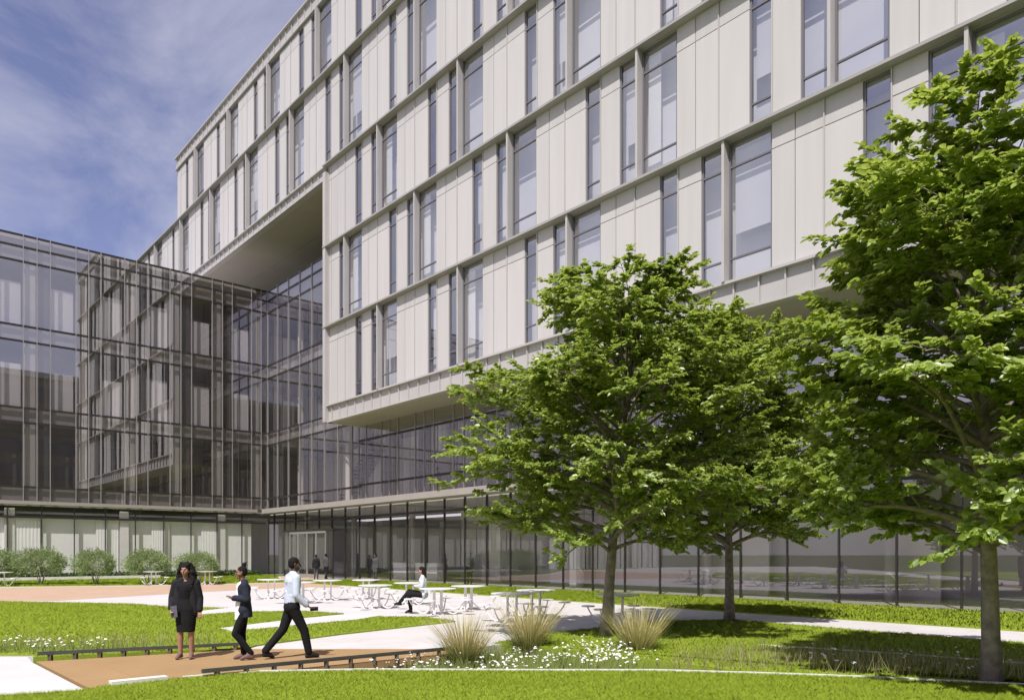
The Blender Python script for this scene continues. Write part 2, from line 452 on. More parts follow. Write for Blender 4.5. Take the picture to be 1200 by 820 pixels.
# bottom bands: ribbed strip under the block, under the bridge part, and the parapet
def band(a_lo, a_hi, z0, z1, step, name, ledge=True):
    mb = MB(); mb2 = MB()
    mb.abox(a_lo, a_hi, B0-.02, B0+.3, z0, z1)
    a = a_lo
    while a < a_hi-.05:
        mb2.abox(a, a+.06, B0-.10, B0-.022, z0+.05, z1-.08); a += step
    if ledge: mb2.abox(a_lo, a_hi, B0-.22, B0-.021, z1-.075, z1+.02)
    mb2.abox(a_lo, a_hi, B0-.16, B0-.021, z0-.03, z0+.045)
    o = obj(name, mb, M['band'], office)
    obj('band_rib', mb2, M['fin'], o)
band(A_RIGHT, A_END, Z_SOF, Z1, 1.0, 'base_band')
band(A_END, A_R4, Z4-.85, Z4, 1.0, 'bridge_band')
band(A_RIGHT, A_R5, Z6, ZTOP, 1.0, 'parapet')
# soffits
mb = MB(); mb.abox(A_RIGHT, A_END-.002, B0+.3, 31.5, Z_SOF+.02, Z_SOF+.3); obj('soffit', mb, M['soffit'], office)
mb = MB(); mb.abox(A_END+.002, A_R4, B0+.3, 27.8, Z4-.83, Z4-.5); mb.abox(A_END+.002, A_R4, 27.83, 52, Z4-.83, Z4-.5); obj('bridge_soffit', mb, M['soffit'], office)
# void side wall, core walls behind so that nothing is hollow
mb = MB(); mb.abox(A_RIGHT, A_END-.36, B0+.75, B0+1.0, Z_SOF+.3, Z4); mb.abox(A_RIGHT, A_R4, B0+.75, B0+1.0, Z4, Z5); mb.abox(A_RIGHT, A_R5, B0+.75, B0+1.0, Z5, Z6)
obj('interior_wall', mb, M['roomwall'], office)
mb = MB(); mb.abox(A_END-.3, A_END-.01, BG+.2, 50, Z_SOF+.3, Z4-.84); obj('void_side_wall', mb, M['soffit'], office)
mb = MB()
mb.abox(A_RIGHT, A_R4, B0+2.3, 55, Z5-.3, Z5-.02); mb.abox(A_RIGHT, A_R5, B0+.3, 55, Z6+.2, Z6+.5)
obj('roof', mb, M['band'], office)
mb = MB(); mb.abox(A_R5-.25, A_R5, B0+.1, 55, Z5+.02, Z6+.19); mb.abox(A_R4-.25, A_R4, B0+.1, 55, Z4-.4, Z5-.31); mb.abox(A_RIGHT, A_RIGHT+.2, B0+.15, 55, Z_SOF+.31, Z5-.31); obj('end_wall', mb, M['panel'], office)
mb = MB()
for (z, ae) in ((Z2,A_END-.36),(Z3,A_END-.36),(Z4,A_END-.36),(Z5,A_R4-.3)):
    mb.abox(A_RIGHT, ae, B0+.2, B0+.74, z-.36, z-.02)
obj('floor_slab', mb, M['ceil'], office)

# windows
def project(p):
    x, y, z = p
    if y < 1: return None
    return 600+F*x/y, HV-F*(z-H)/y
scored = []
for wdat in wins:
    ah, al, zb, zt = wdat[:4]
    c = project(P((ah+al)/2, B0, (zb+zt)/2))
    vis = c is not None and -10 < c[0] < 1215
    t = project(P((ah+al)/2, B0, zb))
    if vis and t[1] < -5: vis = False
    p0 = project(P(ah,B0,zb)); p1 = project(P(al,B0,zt))
    area = abs((p1[0]-p0[0])*(p1[1]-p0[1])) if p0 and p1 else 0
    scored.append((vis, area, wdat))
scored.sort(key=lambda t: (-t[0], -t[1]))
WB = B0+.10
def window_geo(mb, w_, h, hl, hu, off=(0,0)):
    """frame ring and transoms; off = (a, z) of the lower left corner (a falls to the right)"""
    a, z = off; t = .055
    mb.abox(a, a-t, WB-.05, WB+.05, z, z+h); mb.abox(a-w_+t, a-w_, WB-.05, WB+.05, z, z+h)
    mb.abox(a-t, a-w_+t, WB-.05, WB+.05, z, z+t); mb.abox(a-t, a-w_+t, WB-.05, WB+.05, z+h-t, z+h)
    for q in (hl, hu): mb.abox(a-t, a-w_+t, WB-.045, WB+.045, z+q-.03, z+q+.03)
def pane_geo(mb, w_, h, off=(0,0)):
    a, z = off
    mb.aquad(a-.05, a-w_+.05, WB, z+.05, z+h-.05)
fr_cache = {}
rest_f, rest_p = MB(), MB()
nw = 0
for vis, area, (ah, al, zb, zt, zl, zu, ri) in scored:
    w_, h = ah-al, zt-zb
    if nw < 100:
        key = (round(w_,2), round(h,2))
        if key not in fr_cache:
            f_ = MB(); window_geo(f_, w_, h, zl-zb, zu-zb); p_ = MB(); pane_geo(p_, w_, h)
            b1 = MB(); b1.aquad(-.08, -w_+.08, WB+.22, h*.36, h-.1)
            b2 = MB(); b2.aquad(-.08, -w_*.42, WB+.22, .05, h-.1)
            b3 = MB(); b3.aquad(-.06, -w_+.06, WB+.25, h*.83, h-.08)
            org = P(0,B0,0)
            fr_cache[key] = (f_.mesh('window',M['frame'],origin=org), p_.mesh('pane',M['glass'],origin=org), [b1.mesh('blind',M['blind'],origin=org), b2.mesh('curtain',M['curtain'],origin=org), b3.mesh('blind',M['curtain'],origin=org)])
        fm, pm, bl = fr_cache[key]
        L = P(ah,B0,zb)
        o = inst('window', fm, office, L); inst('pane', pm, o, L)
        r = rng.random()
        if r < .25: inst('blind', bl[0], o, L)
        elif r < .45: inst('curtain', bl[1], o, L)
        elif r < .62: inst('blind', bl[2], o, L)
        nw += 1
    else:
        window_geo(rest_f, w_, h, zl-zb, zu-zb, (ah, zb)); pane_geo(rest_p, w_, h, (ah, zb))
if rest_f.f:
    for f, m_ in zip(rest_p.f, rest_p.m): pass
    n = len(rest_f.v); rest_f.v += rest_p.v
    for f in rest_p.f: rest_f.f.append(tuple(i+n for i in f)); rest_f.m.append(1)
    stuff(obj('window', rest_f, [M['frame'], M['glass']], office))

# ---------------- podium: second floor glazing and ground floor glazing on plane BG
A_POD = 61.5
CAN0, CAN1 = 4.98, 5.38
bays2 = []
a = 41.67
W3 = [1.975, .9875, .9875]
def bay_edges(start, lo, hi, pat):
    e = [start]; i = 0
    x = start
    while x > lo: x -= pat[i % len(pat)]; i += 1; e.append(x)
    i = len(pat)-1; x = start
    while x < hi: x += pat[i % len(pat)]; i -= 1; e.insert(0, x)
    return e
def curtain_bay(parent, kind, a_hi, a_lo, b, z0, z1, gm, trans, name='glazing_bay', axis='b', mull=.05, proj=.045):
    """one bay of curtain wall: its mullion and transoms, with the pane as a child"""
    f_ = MB(); p_ = MB()
    B = f_.abox
    if axis == 'b':
        f_.abox(a_hi, a_hi-mull, b-proj, b+.10, z0, z1, 0)
        for t in trans: f_.abox(a_hi-mull, a_lo, b-.04, b+.05, t-.07, t+.07, 1)
        p_.aquad(a_hi-mull, a_lo, b, z0, z1)
    else:   # sheet in the plane a = b_, running along b from a_hi to a_lo
        f_.abox(b-proj, b+.10, a_hi, a_hi+mull, z0, z1, 0)
        for t in trans: f_.abox(b-.04, b+.05, a_hi+mull, a_lo, t-.07, t+.07, 1)
        p_.bquad(b, a_hi+mull, a_lo, z0, z1)
    o = obj(name, f_, [M['mulldark'] if kind == 'g' else M['mull'], M['mulldark']], parent)
    obj('pane', p_, gm, o)
    return o
SEC = bay_edges(41.67, A_RIGHT, A_END-.2, W3)
SEC = [e for e in SEC if e <= 60]
for i in range(len(SEC)-1):
    ah, al = SEC[i], SEC[i+1]
    curtain_bay(office, 's', ah, al, BG, CAN1+.02, Z_SOF+.02, M['curtainglass'], (6.45, 9.45))
    # shadow boxes behind the narrow bays
    if ah-al < 1.5:
        mb = MB(); mb.aquad(ah-.06, al, BG+.18, CAN1, 9.42)
        obj('shadow_panel', mb, M['shadowlight'] if i % 3 == 1 else M['innerdark'], office)
GRD = bay_edges(40.62, A_RIGHT, A_POD, [1.975])
ENT_HI, ENT_LO = 56.42, 48.5
for i in range(len(GRD)-1):
    ah, al = GRD[i], GRD[i+1]
    if al >= A_POD-.3: continue
    curtain_bay(office, 'g', min(ah,A_POD), al, BG, .03 if not (ENT_LO < (ah+al)/2 < ENT_HI) else 3.45, CAN0+.05, M['groundglass'], (4.3,))
# canopy
mb = MB(); mb.abox(A_RIGHT, AW-.82, BG-.75, BG-.12, CAN0, CAN1); mb.abox(A_RIGHT, AW-.82, BG-.83, BG-.751, CAN0+.06, CAN1+.03)
obj('canopy', mb, M['canopy'], office)
# entrance: a shallow glazed porch with two pairs of doors
mb = MB()
for aa in (ENT_HI, ENT_LO+.06): mb.abox(aa, aa-.06, BG-.95, BG-.87, .03, 3.42)
mb.abox(ENT_HI+.05, ENT_LO-.05, BG-1.0, BG-.12, 3.42, 3.56)
por = obj('entrance_frame', mb, M['mulldark'], office)
n_d = 4; dw = (ENT_HI-ENT_LO-.12-2.0)/n_d
for i in range(n_d):
    ah = ENT_HI-.06-1.0-i*dw; al = ah-dw
    f_ = MB()
    f_.abox(ah, ah-.07, BG-.98, BG-.90, .05, 3.40); f_.abox(al+.07, al, BG-.98, BG-.90, .05, 3.40)
    f_.abox(ah-.07, al+.07, BG-.98, BG-.90, .05, .30); f_.abox(ah-.07, al+.07, BG-.98, BG-.90, 3.25, 3.40); 
    d = obj('door', f_, M['mull'], office)
    g_ = MB(); g_.aquad(ah-.07, al+.07, BG-.94, .30, 3.25); obj('pane', g_, M['groundglass'], d)
    h_ = MB(); hx = ah-.15 if i % 2 else al+.15
    h_.tube([P(hx,BG-1.04,.75),P(hx,BG-1.04,1.5)], .018, 6); obj('handle', h_, M['mull'], d)
for (ah, al) in ((ENT_HI-.06, ENT_HI-1.06), (ENT_LO+1.06, ENT_LO+.06)):
    g_ = MB(); g_.aquad(ah, al, BG-.94, .05, 3.41); obj('side_light', g_, M['groundglass'], office)
for aa in (ENT_LO+.03, ENT_HI-.03):
    g_ = MB(); g_.bquad(aa, BG-.86, BG-.06, .05, 3.41); obj('side_pane', g_, M['groundglass'], office)
# podium interior
mb = MB(); mb.abox(A_RIGHT, A_POD+12, BG+.12, 44, -.3, .02); obj('lobby_floor', mb, M['floor'], office)
mb = MB(); mb.abox(A_RIGHT, A_POD, BG+.16, 36, CAN0-.05, CAN1-.02); obj('lobby_ceiling', mb, M['ceil'], office)
mb = MB(); mb2 = MB(); mb2.abox(A_RIGHT, 30.45, 30.2, 30.4, .02, CAN0-.06); obj('lobby_wall', mb2, M['greywall'], office)
mb = MB(); mb.abox(30.5, 44.4, 33.6, 33.9, .02, CAN0-.06); mb.abox(44.45, A_POD+10, 38.6, 38.9, .02, CAN0-.06); obj('lobby_wall', mb, M['inner'], office)
mb = MB(); mb.abox(66, 66.2, BG+.2, 38.55, .025, CAN0-.06); obj('lobby_wall', mb, M['innerpale'], office)
mb = MB(); mb.abox(A_RIGHT, A_POD, 31.6, 31.9, CAN1, Z_SOF); obj('upper_wall', mb, M['inner'], office)
for (ah, al, bb, zt_, mk) in ((38.2,36.9,31.0,4.6,'innerpale'),(33.0,30.0,31.6,4.2,'blind'),(29.2,28.3,29.4,3.2,'innerpale'),(20.5,17.5,29.6,4.3,'shadowlight'),(12.5,10.8,29.8,4.3,'shadowlight'),(57.5,55.2,35,4.2,'shadowlight')):
    mb = MB(); mb.abox(ah, al, bb, bb+.12, .025, zt_); obj('partition', mb, M[mk], office)
for a in np.arange(-11.5+PER*3, 60, PER):
    mb = MB(); mb.tube([P(a,BG+2.6,.02),P(a,BG+2.6,CAN0-.06)], .22, 16, cap=False); obj('column', mb, M['greywall'], office, smooth=True)
mb = MB(); mb.abox(46.5, 41.2, 29.2, 29.9, .025, 1.1); mb.abox(46.6, 41.1, 29.1, 30.0, 1.1, 1.15); obj('reception_desk', mb, M['innerpale'], office)

# ================================================================== THE GLASS WING (left) AND ITS CONNECTOR
wing = thing('glass_wing', 'four storey glass curtain wall wing at the left meeting the white block in a corner', 'building', P(AW+8, 10, 0))
ZW = [(CAN1+.02, 10.7), (10.7, 16.3), (16.3, 23.6)]
TR = [(6.35,), (10.75, 11.75), (16.3, 17.35, 21.75, 22.75, 23.54)]
B_FAR = -26.0
E = bay_edges(0, -100, 100, [1])
def wing_edges(lo, hi):
    e = []
    x = 9.13
    while x > lo: x -= 3.2
    while x < hi:
        for q in (0, .81, 1.61):
            if lo-.01 <= x+q <= hi: e.append((round(x+q,3), ['n1','n2','w'][[0,.81,1.61].index(q)]))
        x += 3.2
    return e
WE = wing_edges(B_FAR, BG-.05)
rngw = random.Random(11)
for fi, (z0, z1) in enumerate(ZW):
    for i, (b0, kind) in enumerate(WE):
        b1 = WE[i+1][0] if i+1 < len(WE) else BG
        curtain_bay(wing, kind, b0, b1, AW, z0, z1-.002, M['curtainglass'], TR[fi], axis='a')
    # shadow boxes and blinds
    lite, dark, bl, sp = MB(), MB(), MB(), MB()
    room_shade = MB()  # dark sheets standing in for the shade of the rooms behind the wide panes
    for i, (b0, kind) in enumerate(WE):
        b1 = WE[i+1][0] if i+1 < len(WE) else BG
        zz1 = z1 if fi < 2 else 21.7
        if kind == 'n1': lite.bquad(AW+.2, b0+.03, b1-.03, z0, zz1)
        elif kind == 'n2': dark.bquad(AW+.21, b0+.03, b1-.03, z0, zz1)
        elif fi == 0: room_shade.bquad(AW+.9, b0-.3, b1+.3, 6.2, 9.6)
        elif fi > 0:
            q = rngw.choice([.62,.7,.74,.74])
            zl0 = [0, 11.8, 17.4][fi]
            bl.bquad(AW+.45, b0+.06, b1-.06, zl0, zl0+4.3*q)
    obj('shadow_panel', lite, M['shadowlight'], wing); obj('shadow_panel', dark, M['innerdark'], wing)
    if bl.f: obj('roller_blind', bl, M['blind'], wing)
    if room_shade.f: obj('room_shade_sheet', room_shade, M['innerdark'], wing)
# connector bays on plane BG above the podium, beside the corner
CE = bay_edges(59.7, A_END-1, AW-.2, [2.03])
for (z0, z1, tr) in ((CAN1+.02,10.7,(6.35,)),(10.7,16.3,(10.75,11.75)),(16.3,23.6,(16.3,17.35,21.75,22.75,23.54))):
    for i in range(len(CE)-1):
        ah, al = min(CE[i], AW-.05), max(CE[i+1], A_END+.02 if z0 > 10 else A_END-.15)
        if ah-al < .3: continue
        curtain_bay(wing, 'c', ah, al, BG, z0, z1-.002, M['curtainglass'], tr, mull=.06, proj=.06)
mb = MB()   # slabs
for z in (10.75, 16.35, 21.75):
    mb.abox(AW+.25, AW+16, B_FAR, 44, z+.02, z+.45)
    mb.abox(A_END+.05, AW+.24, BG+.25, 40, z+.02, z+.45)
mb.abox(A_END-.1, AW+16, BG+.25, 38, CAN1-.3, CAN1+.0); mb.abox(AW+.25, AW+16, B_FAR, BG+.2, CAN1-.3, CAN1)
obj('floor_slab', mb, M['ceil'], wing)
mb = MB()   # inner walls
mb.abox(AW+5.5, AW+5.8, B_FAR, 35.6, CAN1, 21.7)
mb.abox(A_END-.2, AW+5.45, 35.2, 35.5, CAN1+.01, 21.7)
obj('interior_wall', mb, M['inner'], wing)
mb = MB()
mb.bquad(AW+.15, B_FAR, BG+.1, CAN1+.05, 6.3)
for z0, z1 in ((10.8,11.72),(16.35,17.3),(21.8,23.5)):
    mb.bquad(AW+.16, B_FAR, BG+.1, z0, z1); mb.aquad(AW+.1, A_END+.05, BG+.16, z0, z1)
obj('spandrel_panel', mb, M['soffit'], wing)
for a in (58.6, 50.7):
    mb = MB(); mb.tube([P(a,BG+1.5,CAN1),P(a,BG+1.5,21.7)], .25, 14, cap=False); obj('column', mb, M['column'], wing, smooth=True)
# ground floor of the wing, set back under its canopy
AG = AW+.12
G2 = [BG-.1-2.02*i for i in range(27)]
for i in range(len(G2)-1):
    b1, b0 = G2[i], G2[i+1]
    curtain_bay(wing, 'g', b0, b1, AG, .03, CAN0+.05, M['winggroundglass'], (4.3,), axis='a')
mb = MB(); mb.abox(AW-.10, AG-.06, B_FAR, BG-.9, 5.14, CAN1-.012); mb.abox(AW-.16, AW-.101, B_FAR, BG-.9, 5.16, CAN1+.02); obj('canopy', mb, M['canopy'], wing)
mb = MB(); mb.abox(AG+.12, AG+9, B_FAR, BG+.1, -.3, .02); obj('ground_slab', mb, M['floor'], wing)
mb = MB(); mb.abox(AG+.32, AG+.4, B_FAR, BG-1.2, .021, 4.25); obj('pale_wall', mb, M['curtain'], wing)
mb = MB(); mb.abox(AG+.5, AG+4.5, B_FAR, BG, 4.55, 4.7); obj('ground_ceiling', mb, M['ceil'], wing)
for b in np.arange(-20.4, 25, 7.2):
    mb = MB(); mb.abox(AG+.13, AG+.30, b-.3, b+.3, .02, 4.9); obj('column', mb, M['column'], wing)
for b0, b1 in ((8.5,10.2),(13.7,15.2),(17.5,18.8),(21.2,22.9)):
    mb = MB()
    n = 26
    vs_ = []
    for k in range(n+1):
        bb = b0+(b1-b0)*k/n; aa = AG+.2+.014*math.sin(k*1.9)
        vs_ += [P(aa,bb,.03), P(aa,bb,4.25)]
    mb.add(vs_, [(2*k,2*k+2,2*k+3,2*k+1) for k in range(n)])
    obj('curtain', mb, M['curtain'], wing, smooth=True)
# stair in the connector
mb = MB()
for fz in (11.2, 5.4):
    for k in range(22):
        mb.abox(57-k*.3, 57-k*.3-.3, 30.0, 31.6, fz+k*.25, fz+k*.25+.18)
obj('stair', mb, M['innerdark'], wing)

# ================================================================== NEIGHBOUR ACROSS THE COURT (seen mirrored in the wing)
nb = thing('neighbour_building', 'brown office block across the court, seen mirrored low in the glass of the wing', 'building', P(-35,10,0))
mb = MB(); mb.abox(-45, -25, -18, 36, -.3, 31.0); obj('wall', mb, mat('brown_cladding', (.23,.20,.18), .8, 0, .08, .5), nb)
mb = MB(); mb.abox(-45.4, -24.6, -18.4, 36.4, 31.0, 31.9); obj('roof', mb, M['band'], nb)
for k in range(7):
    mb = MB(); mb.abox(-25.02, -24.9, -17, 35, 1.2+k*4.3, 3.6+k*4.3); obj('window', mb, M['frame'], nb)

# ================================================================== GROUND
def slab(name, poly, z0, z1, m):
    mb = MB(); mb.prism(poly, z0, z1); return structure(obj(name, mb, m))
mb = MB(); mb.add([(-900,-900,-.42),(900,-900,-.42),(900,900,-.42),(-900,900,-.42)], [(0,1,2,3)])
structure(obj('ground', mb, M['dirt']))
G = gp
Pxy = lambda a, b: P(a,b)[:2]
# deck corners (photo measured, on the ground)
DA, DB, DC, DD = (-7.9,12.75), (-5.55,10.15), (-1.15,13.62), (-4.9,14.45)
DD2 = (-1.05,14.45)
plaza = [(-70,13.4), (-8.35,13.5), (-8.2,13.15), (-4.95,14.46), (-1.0,14.46), (-.2,15.2), (2.2,14.6), (12,12), (22,4), Pxy(-16,12), Pxy(-16,BG-.01), Pxy(AW+.1,BG-.01), Pxy(AW+.1,-26)]
slab('plaza', plaza, -.4, 0.0, M['pave'])
slab('path', [(-7.95,12.72), (-5.6,10.1), (-6.5,9.72), (-30,8.6), (-70,8.6), (-70,13.39), (-8.45,13.39)], -.4, -.002, M['pave2'])
# tan far path
tanp = [G(-300,688.5), G(0,688), G(150,686.3), G(250,684.6), G(333,682.8), Pxy(57,BG-1.0), Pxy(47.5,BG-1.0), G(404,683), G(396,688), G(333,688.5), G(233,693.5), G(67,703.5), G(-300,706)]
slab('tan_path', tanp, -.3, .005, M['tan'])
# lawns
lawnA = [(-34,26), G(0,705), G(155,708), G(200,711.5), G(277,713.2), G(340,716), G(403,719.2), G(360,723), G(433,723), G(500,723.4), G(534,728.5), G(400,743.5), G(300,757), (-4.97,14.44), (-8.2,13.15), (-8.4,13.5), (-34,13.6)]
slab('lawn', lawnA, -.3, .03, M['lawn'])
strips = [[G(205,720.5), G(225,722), G(282,717.6), G(372,716.3), G(330,713.0), G(277,712)],
          [G(258,737.5), G(272,741), G(330,735.5), G(420,727), G(446,722.4), G(412,720.5), G(350,726)]]
for st in strips: slab('path', st, -.2, .042, M['pave2'])
lawnB = [(-.35,15.3), G(600,751), G(650,742), G(777,728), G(863,727), Pxy(8,17.7), Pxy(-16,17.7), (26,0), (14,6.5), G(1200,803.3), G(1000,793.8), G(883,789.5), G(767,775), G(650,760)]
slab('lawn', lawnB, -.3, .03, M['lawn'])
bed = [(-1.0,14.46), (-.36,15.28), G(650,760.5), G(767,775.5), G(883,789.8), G(767,786.5), G(633,786.5), G(427,785.8), G(300,788), (-4.6,11.2), (-5.5,10.4), (-8.3,13.1), (-4.95,14.45)]
slab('planting_bed', bed, -.41, -.22, M['soil'])
kline = [(-5.35,10.42), (-4.7,10.95), G(300,789), G(427,786.7), G(633,787.5), G(767,787.5), G(883,790.8), G(1000,795), G(1200,804.6), (13.8,6.4), (26,-1)]
fl = [(x,y-.04) for x, y in kline]
lawnC = fl+[(26,-40),(-40,-40),(-40,8.4),(-30,8.45),(-6.5,9.55),(-5.62,9.95)]
slab('lawn', lawnC, -.4, .03, M['lawn'])
mb = MB()
for p, q in zip(kline[1:-1], kline[2:]):
    mb.rail(p, q, .07, -.3, .05)
structure(obj('kerb', mb, M['kerb']))
k2 = [G(890,757), G(1058,768), G(1200,779), (12.5,11.3)]
mb = MB()
for p, q in zip(k2, k2[1:]): mb.rail(p, q, .06, -.1, .045)
structure(obj('kerb', mb, M['kerb']))
gl_strip = [Pxy(47,20.9), Pxy(47,BG-.06), Pxy(-16,BG-.06), Pxy(-16,20.4), Pxy(20,20.4), Pxy(40,20.9)]
slab('lawn', gl_strip, -.3, .03, M['lawn'])
# left strip of lawn between the tan path and the wing
lawnL = [G(-300,687.9), G(0,687.4), G(150,685.7), G(250,684.0), G(333,682.2), Pxy(57.2,BG-1.2), Pxy(57.6,BG-.1), Pxy(AW+.08,BG-.1), Pxy(AW+.08,-26)]
slab('lawn', lawnL, -.3, .031, M['lawn'])
mb = MB(); mb.rail(Pxy(58.2,2), Pxy(58.2,17), .25, 0, .24); structure(obj('kerb', mb, M['kerb']))

# concrete block at the bridge end
mb = MB(); mb.rail((-5.40,10.32), (-4.85,10.78), .16, -.3, .085); structure(obj('kerb', mb, M['kerb']))

# footbridge with kick rails
fb = thing('footbridge', 'tan footbridge deck with low dark kick rails under the three people', 'footbridge', (-4.9,12.6,0))
mb = MB(); mb.prism([DA, DB, DC, DD2, DD], -.10, .004); obj('deck', mb, M['deck'], fb)
def kick(p, q, n):
    mb = MB(); mb.rail(p, q, .075, .085, .125); mb.rail(p, q, .025, .1252, .14)
    r = obj('rail', mb, M['raildark'], fb)
    for k in range(n):
        t = (k+.5)/n
        x, y = p[0]+(q[0]-p[0])*t, p[1]+(q[1]-p[1])*t
        m2 = MB(); m2.box(x-.03,x+.03,y-.03,y+.03,-.05,.0845); obj('post', m2, M['woodpost'], r)
kick((-4.45,11.02), (-1.12,13.66), 10)
kick((-8.0,12.95), (-4.98,14.38), 9)
mb = MB(); mb.rail((-5.1,10.52), (-1.2,13.58), .06, -.30, -.10); mb.rail((-7.7,12.9), (-5.0,14.36), .06, -.30, -.10); obj('beam', mb, M['woodpost'], fb)

# ------------------------------------------------------------------ grass and other fine plants (numpy)
nrng = np.random.default_rng(5)
def tri_mesh(name, V, nper, Fidx, m, parent=None, smooth=False, loc=None):
    """V: (N*nper,3) points, Fidx: faces per item (list of tuples)"""
    N = len(V)//nper
    loc = Vector(loc) if loc is not None else wloc(parent)
    V = V-np.array(loc)
    me = bpy.data.meshes.new(name)
    me.vertices.add(len(V)); me.vertices.foreach_set('co', V.astype(np.float32).ravel())
    base = np.arange(N)*nper
    loops = np.concatenate([(base[:,None]+np.array(f)[None,:]) for f in Fidx], axis=1).ravel()
    sizes = np.tile(np.array([len(f) for f in Fidx]), N)
    starts = np.concatenate([[0], np.cumsum(sizes)[:-1]])
    me.loops.add(len(loops)); me.loops.foreach_set('vertex_index', loops.astype(np.int32))
    me.polygons.add(len(sizes)); me.polygons.foreach_set('loop_start', starts.astype(np.int32)); 
    me.materials.append(m); me.update(calc_edges=True); me.validate()
    o = bpy.data.objects.new(name, me)
    return link(o, parent, loc)
def in_poly(X, Y, poly):
    c = np.zeros(len(X), bool); n = len(poly)
    for i in range(n):
        x0, y0 = poly[i][:2]; x1, y1 = poly[(i+1)%n][:2]
        if y0 == y1: continue
        t = ((y0 > Y) != (y1 > Y)) & (X < (x1-x0)*(Y-y0)/(y1-y0)+x0)
        c ^= t
    return c
def scatter(poly, dens, excl=(), bounds=None):
    xs = [p[0] for p in poly]; ys = [p[1] for p in poly]
    x0, x1, y0, y1 = min(xs), max(xs), min(ys), max(ys)
    if bounds: x0, x1, y0, y1 = max(x0,bounds[0]), min(x1,bounds[1]), max(y0,bounds[2]), min(y1,bounds[3])
    n = int((x1-x0)*(y1-y0)*dens)
    X = nrng.uniform(x0,x1,n); Y = nrng.uniform(y0,y1,n)
    k = in_poly(X,Y,poly)
    for e in excl: k &= ~in_poly(X,Y,e)
    return X[k], Y[k]
def blades(name, X, Y, z, h, wd, lean, m, hv=.4):
    n = len(X)
    th = nrng.uniform(0,2*np.pi,n); ph = nrng.uniform(0,2*np.pi,n)
    hh = h*(1+hv*nrng.uniform(-1,1,n)); l = lean*hh*nrng.uniform(.3,1.3,n)
    dx, dy = np.cos(th)*wd/2, np.sin(th)*wd/2
    zz = np.full(n, z) if np.isscalar(z) else z
    V = np.zeros((n,3,3))
    V[:,0] = np.stack([X-dx,Y-dy,zz],1); V[:,1] = np.stack([X+dx,Y+dy,zz],1)
    V[:,2] = np.stack([X+np.cos(ph)*l, Y+np.sin(ph)*l, zz+hh],1)
    return tri_mesh(name, V.reshape(-1,3), 3, [(0,1,2)], m)
X, Y = scatter(lawnC, 2800, bounds=(-8.2,8.6,8.0,12.2)); stuff(blades('grass', X, Y, .028, .036, .0085, 1.3, M['blade']))
X, Y = scatter(lawnA, 520, excl=strips, bounds=(-24,-1,13,29)); stuff(blades('grass', X, Y, .028, .042, .017, 1.3, M['blade']))
X, Y = scatter(lawnB, 520, bounds=(-1,17,9,22)); stuff(blades('grass', X, Y, .028, .044, .016, 1.3, M['blade']))
X, Y = scatter(gl_strip, 260, bounds=(-16,22,10,55)); stuff(blades('grass', X, Y, .027, .055, .032, .8, M['blade']))
X, Y = scatter(lawnL, 90, bounds=(-46,-10,36,70)); stuff(blades('grass', X, Y, .027, .07, .055, .8, M['blade']))

def flowers(name, poly, dens, z, h, fr=.022, gr=M['reed']):
    """white flower heads on thin green stems; ground cover, one object"""
    X, Y = scatter(poly, dens); n = len(X)
    hh = h*nrng.uniform(.55,1.15,n); lx = nrng.normal(0,.05,n); ly = nrng.normal(0,.05,n)
    V = np.zeros((n,6,3)); w_ = .007
    V[:,0] = np.stack([X-w_,Y,np.full(n,z)],1); V[:,1] = np.stack([X+w_,Y,np.full(n,z)],1); V[:,2] = np.stack([X+lx,Y+ly,z+hh],1)
    o = tri_mesh(name, V[:,:3].reshape(-1,3), 3, [(0,1,2)], gr); stuff(o)
    # petals: small tilted squares, three per head
    K = []
    for j in range(3):
        a = nrng.uniform(0,2*np.pi,n); t = nrng.uniform(-.6,.6,n); s = fr*nrng.uniform(.6,1.3,n)
        cx = X+lx+nrng.normal(0,.018,n); cy_ = Y+ly+nrng.normal(0,.018,n); cz = z+hh+nrng.normal(0,.012,n)
        q = np.zeros((n,4,3))
        for c, (sx, sy) in enumerate(((-1,-1),(1,-1),(1,1),(-1,1))):
            ex = s*(sx*np.cos(a)-sy*np.sin(a)); ey = s*(sx*np.sin(a)+sy*np.cos(a))
            q[:,c] = np.stack([cx+ex, cy_+ey*np.cos(t), cz+ey*np.sin(t)],1)
        K.append(q.reshape(-1,3))
    tri_mesh_o = tri_mesh('petals', np.concatenate(K), 4, [(0,1,2,3)], M['petal'], o)
    return o
flowers('white_flowers', [G(430,785), G(450,770), G(520,766), G(600,772), G(600,785)], 26, -.22, .30, .0145)
flowers('white_flowers', [G(588,785), G(600,766), G(640,764), G(660,772), G(650,785)], 44, -.22, .36, .0145)
flowers('white_flowers', [G(655,772), G(668,757), G(720,760), G(770,775), G(750,785), G(655,785)], 46, -.15, .34, .0145)
flowers('white_flowers', [(-10.8,13.62), (-8.4,13.6), (-8.15,13.35), (-6.9,13.9), (-7.2,14.3), (-8.8,14.55), (-12,14.9)], 34, .03, .20, .0145)
flowers('white_flowers', [G(900,788), G(910,770), G(1130,772), G(1195,790), G(1195,799), G(1000,792)], 4, .03, .20, .016)
